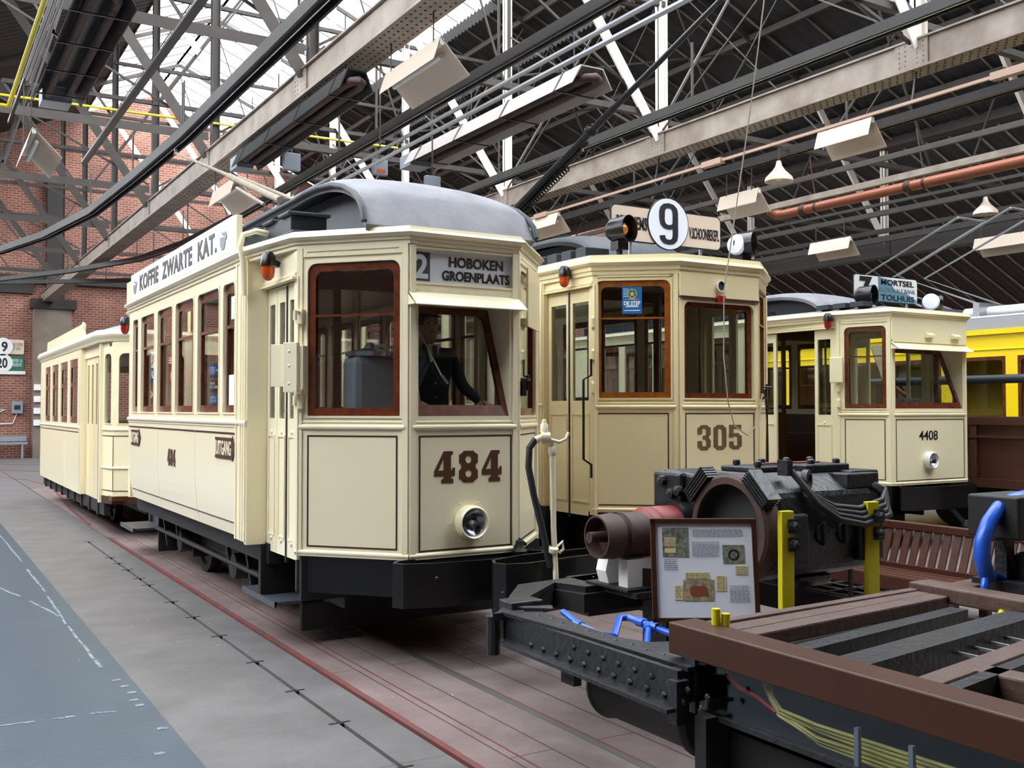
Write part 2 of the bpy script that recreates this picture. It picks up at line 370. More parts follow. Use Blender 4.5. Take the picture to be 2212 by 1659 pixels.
def headlamp(root, c, r=0.12, rimmat=None):
    c = Vector(c); mb = MB()
    mb.lathe([(r, 0.01), (r, -0.04), (r*0.98, -0.065), (r*0.88, -0.08), (r*0.80, -0.072), (r*0.78, -0.05), (r*0.78, 0.0)], c, (0, 1, 0), 32)
    for k in range(6): mb.dome(c+Vector((math.cos(k*PI/3)*r*1.25, -0.0, math.sin(k*PI/3)*r*1.25)), (0, -1, 0), 0.008)
    h = mb.build('headlamp', rimmat or M_cream, root, smooth=50)
    MB().lathe([(r*0.78, -0.045), (r*0.6, -0.022), (r*0.35, -0.009), (0.01, -0.004)], c, (0, 1, 0), 24).build('reflector', mat('lamp_reflector', srgb(150, 156, 166), 0.18, 1.0), h, smooth=60)
    MB().ball((c.x, c.y-0.028, c.z), r*0.16, 10).build('bulb', M_white, h, smooth=60)
    MB().lathe([(r*0.79, -0.056), (r*0.6, -0.068), (r*0.3, -0.075), (0.0, -0.077)], c, (0, 1, 0), 24).build('lens', M_lens, h, smooth=60)
def wheelset(root, y, r=0.33, gauge=1.0, m=None):
    mb = MB(); mb.tube([(-gauge/2-0.1, y, r), (gauge/2+0.1, y, r)], 0.055, 10)
    for sx in (-1, 1):
        mb.lathe([(0.08, -0.03), (r*0.75, -0.015), (r*0.8, -0.05), (r, -0.05), (r, 0.04), (r+0.025, 0.045), (r+0.025, 0.06), (r*0.8, 0.06), (r*0.75, 0.02), (0.08, 0.04)], (sx*gauge/2, y, r), (-sx, 0, 0), 28)
    return mb.build('wheelset', m or M_under, root, smooth=40)
def roof_shell(path, z, h, inset=0.75):
    """shallow dome over a closed plan outline"""
    mb = MB(); n = len(path); cy0 = min(p[1] for p in path); cy1 = max(p[1] for p in path); rings = 7
    for k in range(rings+1):
        t = k/rings*inset; zz = z+h*(1-(1-k/rings)**2.2)
        for x, y in path:
            yy = y+(min(max(y, cy0+0.9), cy1-0.9)-y)*t
            mb.v.append((x*(1-t), yy, zz))
    for k in range(rings):
        for i in range(n): mb.f.append((k*n+i, k*n+(i+1) % n, (k+1)*n+(i+1) % n, (k+1)*n+i))
    mb.f.append(tuple(rings*n+i for i in range(n)))
    return mb
def clerestory(y0, y1, y2, wc, z0, ze, zc, wfront=0.12, n=12, m=16):
    """raised roof deck with a hood sweeping down at the front: returns skin and side walls"""
    sk = MB(); wl = MB(); st = []
    for i in range(m+1):
        u = 1-i/m; E = math.sqrt(max(0.0, 1-u**2.3)); st.append((y1+(y0-y1)*u, E, wc+wfront*u))
    st.append((y2, 1.0, wc))
    for (y, E, w) in st:
        e, c = z0+(ze-z0)*E, z0+0.01+(zc-z0)*E
        for lay in (0, 0.035):
            for k in range(n+1):
                a = PI*k/n; sk.v.append((-math.cos(a)*(w-lay*0.5), y+lay*(1 if E < 1 else 0), e-lay+(c-e)*math.sin(a)**0.8))
    N = 2*(n+1)
    for i in range(len(st)-1):
        for k in range(n):
            a = i*N+k; sk.f.append((a, a+1, a+1+N, a+N)); b = a+n+1; sk.f.append((b, b+N, b+N+1, b+1))
        for k in (0, n): a = i*N+k; sk.f.append((a, a+N, a+N+n+1, a+n+1))
    for i in (0, len(st)-1):
        for k in range(n): a = i*N+k; sk.f.append((a, a+n+1, a+n+2, a+1))
    for sx in (-1, 1):
        x = sx*(wc-0.16); P = [(y, z0-0.1) for (y, E, w) in (st[1], st[-1])]
        P = [(st[-1][0], z0-0.1)]+[(y, z0+(ze-z0)*E-0.02) for (y, E, w) in st[::-1]]+[(st[0][0], z0-0.1)]
        wl.prism(P, lambda a, b: (x, a, b), lambda a, b: (x-sx*0.03, a, b))
    return sk, wl

# ------------------------------------------------------------ hall: floor
def floor_mat(name, c1, c2, plank=None, seam=None, sw=0.25, sl=3.0, rough=0.55, marks=0.12):
    m = bpy.data.materials.new(name); m.use_nodes = True; nt = m.node_tree; b = nt.nodes['Principled BSDF']; b.inputs['Roughness'].default_value = rough
    N = nt.nodes.new; L = nt.links.new
    g = N('ShaderNodeNewGeometry'); n = N('ShaderNodeTexNoise'); n.inputs['Scale'].default_value = 2.2; n.inputs['Detail'].default_value = 9; n.inputs['Roughness'].default_value = 0.65
    L(g.outputs['Position'], n.inputs['Vector'])
    r = N('ShaderNodeValToRGB'); r.color_ramp.elements[0].position = 0.3; r.color_ramp.elements[1].position = 0.7
    r.color_ramp.elements[0].color = (*c1, 1); r.color_ramp.elements[1].color = (*c2, 1); L(n.outputs['Fac'], r.inputs['Fac']); col = r.outputs['Color']
    if plank:
        mp = N('ShaderNodeMapping'); mp.inputs['Rotation'].default_value = (0, 0, math.radians(90)); L(g.outputs['Position'], mp.inputs['Vector'])
        br = N('ShaderNodeTexBrick'); br.inputs['Scale'].default_value = 1.0; br.inputs['Brick Width'].default_value = sl; br.inputs['Row Height'].default_value = sw
        br.inputs['Mortar Size'].default_value = 0.006; br.inputs['Mortar Smooth'].default_value = 0.2; br.offset = 0.37
        br.inputs['Color1'].default_value = (1, 1, 1, 1); br.inputs['Color2'].default_value = (*plank, 1); br.inputs['Mortar'].default_value = (*seam, 1)
        L(mp.outputs['Vector'], br.inputs['Vector'])
        mx = N('ShaderNodeMix'); mx.data_type = 'RGBA'; mx.blend_type = 'MULTIPLY'; mx.inputs['Factor'].default_value = 1.0
        L(col, mx.inputs['A']); L(br.outputs['Color'], mx.inputs['B']); col = mx.outputs['Result']
    # specks and stains with a shape of their own
    n2 = N('ShaderNodeTexNoise'); n2.inputs['Scale'].default_value = 0.9; n2.inputs['Detail'].default_value = 5; L(g.outputs['Position'], n2.inputs['Vector'])
    r2 = N('ShaderNodeValToRGB'); r2.color_ramp.elements[0].position = 0.30; r2.color_ramp.elements[1].position = 0.42; r2.color_ramp.elements[0].color = (1-marks*3, 1-marks*3, 1-marks*3, 1); r2.color_ramp.elements[1].color = (1, 1, 1, 1)
    L(n2.outputs['Fac'], r2.inputs['Fac'])
    mx2 = N('ShaderNodeMix'); mx2.data_type = 'RGBA'; mx2.blend_type = 'MULTIPLY'; mx2.inputs['Factor'].default_value = 1.0; L(col, mx2.inputs['A']); L(r2.outputs['Color'], mx2.inputs['B'])
    v = N('ShaderNodeTexVoronoi'); v.inputs['Scale'].default_value = 3.2; L(g.outputs['Position'], v.inputs['Vector'])
    r3 = N('ShaderNodeValToRGB'); r3.color_ramp.elements[0].position = 0.02; r3.color_ramp.elements[1].position = 0.035; r3.color_ramp.elements[0].color = (.5, .5, .5, 1); r3.color_ramp.elements[1].color = (0, 0, 0, 1); L(v.outputs['Distance'], r3.inputs['Fac'])
    mx3 = N('ShaderNodeMix'); mx3.data_type = 'RGBA'; mx3.blend_type = 'ADD'; mx3.inputs['Factor'].default_value = 0.5; L(mx2.outputs['Result'], mx3.inputs['A']); L(r3.outputs['Color'], mx3.inputs['B'])
    L(mx3.outputs['Result'], b.inputs['Base Color'])
    bp = N('ShaderNodeBump'); bp.inputs['Strength'].default_value = 0.15; bp.inputs['Distance'].default_value = 0.01; n4 = N('ShaderNodeTexNoise'); n4.inputs['Scale'].default_value = 30; L(g.outputs['Position'], n4.inputs['Vector']); L(n4.outputs['Fac'], bp.inputs['Height']); L(bp.outputs['Normal'], b.inputs['Normal'])
    MATS[name] = m; return m
M_blueflo = floor_mat('blue_grey_floor_paint', srgb(54, 66, 77), srgb(63, 75, 86), rough=0.42, marks=.04)
M_conc = floor_mat('worn_concrete', srgb(82, 79, 78), srgb(104, 101, 101), rough=0.6, marks=.06, plank=(.95, .94, .93), seam=(.6, .57, .54), sw=40, sl=3.25)
M_plankflo = floor_mat('pit_planks', srgb(104, 90, 88), srgb(132, 120, 119), plank=(.90, .80, .77), seam=(.36, .22, .20), sw=.255, sl=3.1, rough=0.6)
M_concfar = floor_mat('hall_concrete', srgb(94, 89, 85), srgb(118, 111, 106), rough=0.5)
X0, X1, Y0, Y1 = -9.0, 42.0, -14.0, 40.0
fl = MB().box(X0, 1.25, Y0, Y1, -.2, 0).build('floor', M_blueflo); struct(fl, 'blue-grey painted walkway')
struct(MB().box(1.25, 2.035, Y0, Y1, -.2, 0).build('floor', M_conc), 'concrete strip beside the walkway')
struct(MB().box(2.062, 2.315, Y0, Y1, -.2, 0).build('floor', M_conc), 'narrow concrete strip beside the red edge')
struct(MB().box(2.345, 5.6, Y0, 24, -.2, 0).build('floor', M_plankflo), 'planked pit covers under the first tram')
struct(MB().box(5.6, X1, Y0, Y1, -.2, 0).build('floor', M_concfar), 'grey concrete hall floor')
struct(MB().box(2.345, 5.6, 24, Y1, -.2, 0).build('floor', M_conc), 'pale concrete at the far end')
struct(MB().box(2.035, 2.062, Y0, 14, -.2, -.03).build('trim_1', M_under), 'dark gutter slot in the floor'); struct(MB().box(2.035, 2.062, 14, Y1, -.2, 0).build('floor', M_conc), 'concrete beyond the end of the gutter')
mb = MB()
for y in [3.6, 4.4, 5.2, 5.93, 6.74, 7.65, 8.46, 9.23, 10.23, 10.67, 11.32, 11.85, 12.34, 13.98]:
    mb.box(1.985, 2.105, y-.007, y+.007, -.035, .003); mb.box(2.035, 2.062, y-.025, y+.025, -.035, .002)
struct(mb.build('trim_2', M_under), 'iron ties across the gutter slot')
mb = MB(); M_rededge = mat('red_edge_paint', srgb(122, 52, 52), .55, noise=.5, nscale=7, col2=srgb(84, 64, 60))
mb.box(2.315, 2.33, Y0, 24, -.2, -.04); g_ = mb.build('trim_3', M_under); struct(g_, 'gap beside the red edge')
mb = MB(); mb.box(2.33, 2.368, Y0, 14.2, -.1, .012); struct(mb.build('trim_4', M_rededge), 'red painted pit edge')
mb = MB(); mb.box(2.6, 2.61, Y0, 14, -.01, .003); struct(mb.build('trim_5', M_rededge), 'thin red seam in the planks')
mb = MB(); mb.box(3.02, 3.065, Y0, 24, -.01, .004); struct(mb.build('trim_6', mat('worn_rail', srgb(122, 120, 118), .4, .5)), 'rail head in the planks')
mb = MB(); mb.box(3.065, 3.082, Y0, 24, -.01, .002); struct(mb.build('trim_7', M_rededge), 'red rail groove')
for i, pts in enumerate(([(1.2, 33), (2.1, 28.7), (2.58, 27), (2.82, 24.6), (2.60, 21), (2.45, 18.7), (2.36, 16)], [(.8, 34), (2.34, 32), (3.17, 30.8), (3.6, 27), (3.5, 22)], [(1.0, 36), (2.57, 35.4), (3.57, 34.1), (4.4, 31), (4.6, 26)])):
    mb = MB()
    for a, b in zip(pts, pts[1:]): mb.bar((*a, .002), (*b, .002), .05, .008)
    struct(mb.build('trim_%d' % (8+i), M_rededge), 'curved red rail line at the far end')
M_wornwhite = mat('worn_white_paint', srgb(138, 146, 154), .6, noise=.4, nscale=22, col2=srgb(76, 88, 98))
mb = MB(); segs = [((1.125, 15.4), (1.15, 12.46)), ((1.14, 11.9), (1.14, 10.3)), ((1.14, 10.1), (1.12, 8.67)), ((1.12, 8.6), (1.13, 7.1)), ((.72, 11.2), (.92, 10.2)), ((.97, 9.9), (1.12, 9.05)), ((.3, 6.11), (.64, 6.09)), ((.72, 6.08), (.84, 6.07)), ((.91, 6.08), (1.05, 6.05))]
for a, b in segs:
    for k in range(6):
        p = Vector((*a, 0)).lerp(Vector((*b, 0)), k/6); q = Vector((*a, 0)).lerp(Vector((*b, 0)), (k+.92)/6); j = rnd.uniform(-.006, .006); mb.bar(p+Vector((j, j, .0005)), q+Vector((j, j, .0005)), rnd.uniform(.012, .026), .003)
for x, y in [(1.16, 6.74), (1.18, 6.57), (1.17, 6.23), (1.18, 6.1), (1.20, 5.6), (1.1, 5.2), (1.19, 6.4)]: mb.box(x-.025, x+.025, y-.02, y+.02, -.001, .002)
struct(mb.build('trim_11', M_wornwhite), 'worn white paint marks on the walkway')
# floor grate of dark slots
gt = thing('floor_grate', 'black slotted grate lying on the floor behind the two yellow posts', 'grate', (7.5, 6.9, 0)); mb = MB()
for k in range(5): mb.box(-.42+k*.2, -.38+k*.2, -.75, .75, 0, .03)
for k in range(6): mb.box(-.44, .46, -.75+k*.29, -.71+k*.29, 0, .035)
mb.build('bars', M_under, gt)

# ------------------------------------------------------------ walls
def brick_mat(name, c1, c2, mortar, scale=1.0):
    m = bpy.data.materials.new(name); m.use_nodes = True; nt = m.node_tree; b = nt.nodes['Principled BSDF']; b.inputs['Roughness'].default_value = .85
    N = nt.nodes.new; L = nt.links.new; g = N('ShaderNodeNewGeometry'); sp = N('ShaderNodeSeparateXYZ'); cb = N('ShaderNodeCombineXYZ'); ad = N('ShaderNodeMath'); L(g.outputs['Position'], sp.inputs[0])
    L(sp.outputs['X'], ad.inputs[0]); L(sp.outputs['Y'], ad.inputs[1]); L(ad.outputs[0], cb.inputs['X']); L(sp.outputs['Z'], cb.inputs['Y'])
    br = N('ShaderNodeTexBrick'); br.inputs['Scale'].default_value = scale; br.inputs['Brick Width'].default_value = .24; br.inputs['Row Height'].default_value = .09; br.inputs['Mortar Size'].default_value = .012
    br.inputs['Color1'].default_value = (*c1, 1); br.inputs['Color2'].default_value = (*c2, 1); br.inputs['Mortar'].default_value = (*mortar, 1); L(cb.outputs[0], br.inputs['Vector'])
    n = N('ShaderNodeTexNoise'); n.inputs['Scale'].default_value = .8; n.inputs['Detail'].default_value = 6; L(g.outputs['Position'], n.inputs['Vector'])
    r = N('ShaderNodeValToRGB'); r.color_ramp.elements[0].color = (.62, .58, .56, 1); r.color_ramp.elements[1].color = (1.1, 1.05, 1.0, 1); r.color_ramp.elements[0].position = .3; r.color_ramp.elements[1].position = .7; L(n.outputs['Fac'], r.inputs['Fac'])
    mx = N('ShaderNodeMix'); mx.data_type = 'RGBA'; mx.blend_type = 'MULTIPLY'; mx.inputs['Factor'].default_value = 1; L(br.outputs['Color'], mx.inputs['A']); L(r.outputs['Color'], mx.inputs['B']); L(mx.outputs['Result'], b.inputs['Base Color'])
    bp = N('ShaderNodeBump'); bp.inputs['Strength'].default_value = .4; bp.inputs['Distance'].default_value = .01; L(br.outputs['Fac'], bp.inputs['Height']); bp.invert = True; L(bp.outputs['Normal'], b.inputs['Normal'])
    MATS[name] = m; return m
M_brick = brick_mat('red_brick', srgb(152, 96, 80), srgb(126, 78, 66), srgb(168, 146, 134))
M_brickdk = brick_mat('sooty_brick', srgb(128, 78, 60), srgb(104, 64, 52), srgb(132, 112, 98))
M_stone = mat('taupe_stone', srgb(128, 114, 102), .8, noise=.2, nscale=3)
def zr_(x):   # underside of the roof
    if x < 8: return 10.44+.42*x
    if x < 21: return 17.16-.42*x
    if x < 29: return 8.34+.42*(x-21)
    return 11.70-.42*(x-29)
prof = [(X0, 0), (X1, 0), (X1, zr_(X1)), (29, zr_(29)), (21, zr_(21)), (8, zr_(8)), (X0, zr_(X0))]
struct(MB().prism(prof, lambda x, z: (x, Y1, z), lambda x, z: (x, Y1+.4, z)).build('wall_far', M_brick))
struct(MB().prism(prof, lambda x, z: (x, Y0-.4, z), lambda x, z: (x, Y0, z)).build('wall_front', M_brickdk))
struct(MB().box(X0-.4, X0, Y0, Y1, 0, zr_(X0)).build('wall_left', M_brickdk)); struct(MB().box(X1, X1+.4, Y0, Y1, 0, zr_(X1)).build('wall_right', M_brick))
# dado, piers and ledges of the far wall
struct(MB().box(-9, 3.9, 39.86, 40, 5.9, 6.3).build('trim_12', M_girder2), 'dark ledge across the far wall')
mb = MB(); mb.box(3.9, 5.15, 39.5, 40, 0, 5.35); struct(mb.build('trim_13', M_stone), 'taupe pier of the far wall')
mb = MB(); mb.box(3.8, 5.3, 39.4, 40, 5.35, 5.7); mb.box(4.3, 4.9, 39.5, 40, 5.7, 6.0); struct(mb.build('trim_14', M_girder2), 'capital of the pier')
mb = MB(); mb.box(4.3, 4.75, 39.6, 40, 6.0, 10.2); struct(mb.build('trim_15', M_girder2), 'dark stanchion on the far wall')
mb = MB(); mb.box(-9, 15, 39.75, 40, 6.3, 6.55); struct(mb.build('trim_16', M_girder2), 'steel beam along the far wall')
for k in range(4): struct(MB().box(3.92, 4.16, 39.42, 39.5, 1.15+k*.42, 1.36+k*.42).build('trim_%d' % (17+k), M_white), 'white warning band on the pier')
def enamel(x, z, w, h, m, lab, txt=None, tm=None, round_=False):
    t = thing('enamel_sign', lab, 'sign', (x, 39.98, z), group='signs on the far wall')
    mb = MB(); mb.prism(circ(0, 0, w/2, n=28) if round_ else rrect(-w/2, w/2, -h/2, h/2, .05, 3), lambda a, b: (a, 0, b), lambda a, b: (a, -.05, b)); mb.build('plate', m, t)
    if txt: text(txt, 'lettering', tm or M_paper, t, (0, -.052, 0), (1, 0, 0), (0, 0, 1), w*.78, h*.6, .01)
    return t
for z, n_, m_, tx, tm in ((3.96, '19', M_signcream, 'GARE CENTRAL\nST. JANSPL.', M_inkgr), (3.38, '20', M_signgreen, 'MERKSEM - KL.\nVRIJHEIDSTR.', M_paper)):
    t = thing('route_sign', ('pink route board 19 on the far brick wall at the left edge' if n_ == '19' else 'green route board 20 below the 19 board on the far wall'), 'sign', (2.95, 39.98, z))
    MB().prism(rrect(.1, .68, -.26, .26, .06, 3), lambda a, b: (a, 0, b), lambda a, b: (a, -.05, b)).build('sign_board', m_, t); MB().prism(circ(0, 0, .32, n=28), lambda a, b: (a, -.04, b), lambda a, b: (a, -.09, b)).build('disc', M_white, t)
    text(n_, 'route_number', M_ink, t, (-.02, -.092, 0), (1, 0, 0), (0, 0, 1), .34, .36, .03); text(tx, 'destination_text', tm, t, (.46, -.052, 0), (1, 0, 0), (0, 0, 1), .36, .3, .0)
tag(MB().box(1.5, 3.68, 39.9, 40, 2.98, 3.10).build('wall_rail', M_white), 'white rail on the far wall under the 20 board', 'rail')
t = thing('fuse_box', 'small grey fuse box on the far wall at the left edge', 'box', (3.43, 39.98, 1.8)); MB().box(-.18, .18, -.15, 0, -.22, .22).build('housing', M_grey, t, bevel=.01); MB().box(-.1, .1, -.16, -.14, -.08, .08).build('face', M_ink, t)
mb = MB(); mb.tube([(2.5, 39.95, 1.2), (3.3, 39.95, 1.22), (3.42, 39.95, 1.58)], .02, 6); mb.tube([(2.6, 39.95, 1.5), (3.05, 39.95, 1.72), (2.7, 39.95, 1.75)], .02, 6); tag(mb.build('wall_cable', M_white), 'pale cable looped below the fuse box on the far wall', 'cable')
t = thing('bench', 'small grey bench against the far wall at the left edge', 'bench', (3.1, 39.4, 0)); MB().box(-.8, .62, -.2, .2, .50, .56).build('seat', M_grey, t); MB().box(-.8, .62, .25, .3, .60, .78).build('backrest', M_grey, t)
for x in (-.6, .45): MB().box(x-.03, x+.03, -.18, .3, 0, .5).build('leg', M_grey, t)
enamel(-3.55, 3.62, .9, .62, M_white, 'white enamel plate on the far wall, out of frame', 'TRAM', M_enamelred); enamel(-4.5, 3.62, .75, .4, M_enamelred, 'red enamel plate with white lettering on the far wall', 'HALTE'); enamel(-3.7, 3.05, .7, .5, M_enamelblue, 'blue and white enamel plate below the white one', 'BUS')
enamel(-4.6, 3.0, .8, .5, M_enamelred, 'red enamel plate beside the blue one', 'TRAM'); enamel(-3.6, 2.3, .9, .5, M_enamelred, 'low red enamel plate on the far wall', 'STOP'); enamel(-5.8, 3.27, .85, .48, M_enamelblue, 'blue enamel plate of four lines', 'VERBODEN\nOP HET BALKON\nTE STAAN'); enamel(-5.8, 2.68, .7, .42, M_brownline, 'dark red enamel plate of three lines', 'NIET\nROKEN'); enamel(-5.8, 2.13, .6, .42, M_posterblue, 'small dark blue enamel plate of two lines', 'INGANG\nUITGANG')
enamel(-2.6, 4.6, 1.2, .3, M_yellowcab, 'yellow enamel plate high on the far wall', 'KAARTJES')

# ------------------------------------------------------------ roof
def slope(name, xa, xb, m, label, corr=True, y0=None, y1=None):
    mb = MB(); Y0 = globals()['Y0'] if y0 is None else y0; Y1 = globals()['Y1'] if y1 is None else y1
    if corr:
        n = int((Y1-Y0)/.16); vs = []
        for i in range(n+1):
            y = Y0+(Y1-Y0)*i/n; dz = .035 if i % 2 else 0
            vs += [(xa, y, zr_(xa+1e-6 if xb > xa else xa)+dz), (xb, y, zr_(xb-1e-6)+dz)]
        mb.add(vs, [(2*i, 2*i+1, 2*i+3, 2*i+2) for i in range(n)])
    o = mb.build(name, m); md = o.modifiers.new('thickness', 'SOLIDIFY'); md.thickness = .02; md.offset = 1; return struct(o, label)
XG0, XG1 = 5.64, 12.57
slope('ceiling', XG1, 21, M_corr, 'dark corrugated roof slope', y0=9.0); slope('ceiling', XG1, 21, M_corr, 'front end of the dark roof slope', y1=-4.0); slope('ceiling', 17, 21, M_corr, 'strip beside the valley', y0=-4, y1=9); slope('ceiling', -1.5, -.5, M_corr, 'dark strip of the left slope'); slope('ceiling', -.5, XG0, M_corr, 'dark corrugated left slope', y0=15.0); slope('ceiling', -.5, XG0, M_corr, 'front end of the left slope', y1=4.2); slope('ceiling', X0, -7.5, M_corr, 'lowest strip of the left slope')
slope('ceiling', 29, X1, M_corr, 'dark slope of the second bay'); slope('ceiling', 21, 23, M_corr, 'valley strip')
YG = -3.0
for xa, xb in ((XG0, 8), (8, XG1)): struct(MB().prism([(xa, zr_(xa+1e-6)), (xb, zr_(xb-1e-6)), (xb, zr_(xb-1e-6)+.05), (xa, zr_(xa+1e-6)+.05)], lambda x, z: (x, Y0, z), lambda x, z: (x, YG, z)).build('ceiling', M_corr), 'sheeted front bays of the roof')
def skylight(name, xa, xb, n, YG=YG, Y1=Y1):
    mb = MB(); d = .01
    for k in range(n):
        a, b = xa+(xb-xa)*k/n, xa+(xb-xa)*(k+1)/n; za, zb = zr_(a+1e-6), zr_(b-1e-6)
        mb.add([(a, YG, za+.05), (b, YG, zb+.05), (b, Y1, zb+.05), (a, Y1, za+.05)], [(0, 1, 2, 3)])
    o = mb.build(name, M_skyglass); struct(o)
    fr = MB()
    for k in range(n+1):
        x = xa+(xb-xa)*k/n; fr.box(x-.02, x+.02, YG, Y1, zr_(min(max(x, xa+1e-6), xb-1e-6))-.02, zr_(min(max(x, xa+1e-6), xb-1e-6))+.07)
    ny = int((Y1-YG)/.94)
    for i in range(ny+1):
        y = YG+i*.94; fr.bar((xa, y, zr_(xa+1e-6)+.02), (xb, y, zr_(xb-1e-6)+.02), .016, .03)
    fr.build('glazing_bars', M_truss, o); return o
skylight('window_1', XG0, 8, 2); skylight('window_2', 8, XG1, 3); skylight('added_window_3', -7.5, -1.5, 3, YG=2.0); slope('ceiling', -7.5, -1.5, M_corr, 'front end of the lower left slope', y1=2.0); skylight('added_window_4', 23, 29, 3, YG=5.0); slope('ceiling', 23, 29, M_corr, 'front end of the second bay', y1=5.0); skylight('added_window_5', XG1, 17, 3, YG=-4.0, Y1=9.0); skylight('added_window_6', -.5, XG0, 3, YG=4.2, Y1=15.0)  # glazing beyond the ridge pair is unseen, added to light the trams
portal('skylight_portal', (6.8, 18.5, zr_(6.8)+.4), (.42, 0, -1), 2.7, 43); portal('skylight_portal', (10.3, 18.5, zr_(10.3)+.4), (-.42, 0, -1), 5.2, 43)
portal('skylight_portal', (-4.5, 21, zr_(-4.5)+.4), (.42, 0, -1), 6.5, 38); portal('skylight_portal', (2.6, 9.6, zr_(2.6)+.4), (.42, 0, -1), 6.7, 10.8); portal('skylight_portal', (14.8, 2.5, zr_(14.8)+.4), (-.42, 0, -1), 5.0, 13); portal('skylight_portal', (26, 18.5, zr_(26)+.4), (.42, 0, -1), 6.7, 43)
struct(MB().box(20.8, 21.2, Y0, Y1, 8.22, 8.45).build('trim_25', M_girder2), 'valley gutter between the roof bays'); struct(MB().box(28.9, 29.1, Y0, Y1, 11.55, 11.8).build('trim_26', M_girder2), 'ridge of the second bay')
# purlins and battens under the dark slope
mb = MB()
for x in (13.2, 14.8, 16.4, 18.0, 19.6): mb.box(x-.04, x+.04, 3, Y1, zr_(x)-.16, zr_(x)-.02)
struct(mb.build('trim_21', M_truss), 'purlins under the dark roof slope')
mb = MB(); y = 3.4
while y < 39: mb.bar((XG1, y, zr_(XG1)-.03), (20.9, y, zr_(20.9)-.03), .03, .04); y += 1.17
for k in range(46): y = -1+k*.9; mb.bar((29.1, y, zr_(29.1)-.03), (41.8, y, zr_(41.8)-.03), .05, .05)
struct(mb.build('trim_22', M_girder), 'sheeting battens of the dark roof slope')
mb = MB(); n = 380
vs = []
for i in range(n+1): y = 3+i*.095; dz = .09 if i % 2 else 0; vs += [(13.75, y, zr_(13.75)-.20+dz), (14.15, y, zr_(14.15)-.20+dz)]
mb.add(vs, [(2*i, 2*i+1, 2*i+3, 2*i+2) for i in range(n)]); o = mb.build('trim_23', M_galv); md = o.modifiers.new('t', 'SOLIDIFY'); md.thickness = .012; struct(o, 'corrugated flashing strip')
mb = MB(); vs = []
for i in range(n+1): y = 3+i*.095; dz = .08 if i % 2 else 0; vs += [(12.35, y, zr_(12.57)-.02+dz), (12.6, y, zr_(12.6)-.12+dz)]
mb.add(vs, [(2*i, 2*i+1, 2*i+3, 2*i+2) for i in range(n)]); o = mb.build('trim_24', M_galv); md = o.modifiers.new('t', 'SOLIDIFY'); md.thickness = .012; struct(o, 'corrugated flashing under the skylight edge')

# longitudinal girders
def girder(x0, x1, z0, z1, lab, m, rivets=True, ymax=Y1):
    t = thing('roof_girder', lab, 'girder', (0, 0, 0), group='riveted roof girders')
    mb = MB(); mb.box(x0+.01, x1, Y0, ymax, z0+.02, z1); 
    for y in TY: mb.box(x0-.012, x0+.01, y-.22, y+.22, z0+.02, z1)
    for y in TY:
        for dy in (-.16, -.08, .08, .16):
            for k in range(5): mb.dome((x0-.012, y+dy, z0+.06+k*(z1-z0-.1)/4), (-1, 0, 0), .014, n=5)
    mb.build('web', m, t)
    mb = MB(); mb.box(x0-.03, x1+.03, Y0, ymax, z0-.012, z0+.02); mb.box(x0-.03, x1+.03, Y0, ymax, z1-.01, z1+.012); mb.build('flange', m, t)
    if rivets:
        mb = MB(); y = 3.0
        while y < 30:
            for k in range(4): mb.dome((x0+.03+k*(x1-x0-.06)/3, y+(.05 if k % 2 else 0), z0-.012), (0, 0, -1), .016, n=5)
            y += .105 if y < 16 else .21
        r = mb.build('rivets', M_rust if m is M_girder else m, t); r['kind'] = 'stuff'
    return t
TY = [7.4, 12.0, 16.65, 21.3, 26.0, 30.8, 35.6]
girder(4.17, 4.48, 5.60, 5.93, 'pale riveted box girder running over tram 484 to the far wall', M_girder)
girder(9.82, 10.08, 5.60, 5.93, 'pale riveted box girder running over the 305 and 4408 trams', M_girder)
girder(20.9, 21.2, 5.55, 5.95, 'dark girder at the right, behind the yellow tram roof', M_girder2, False)
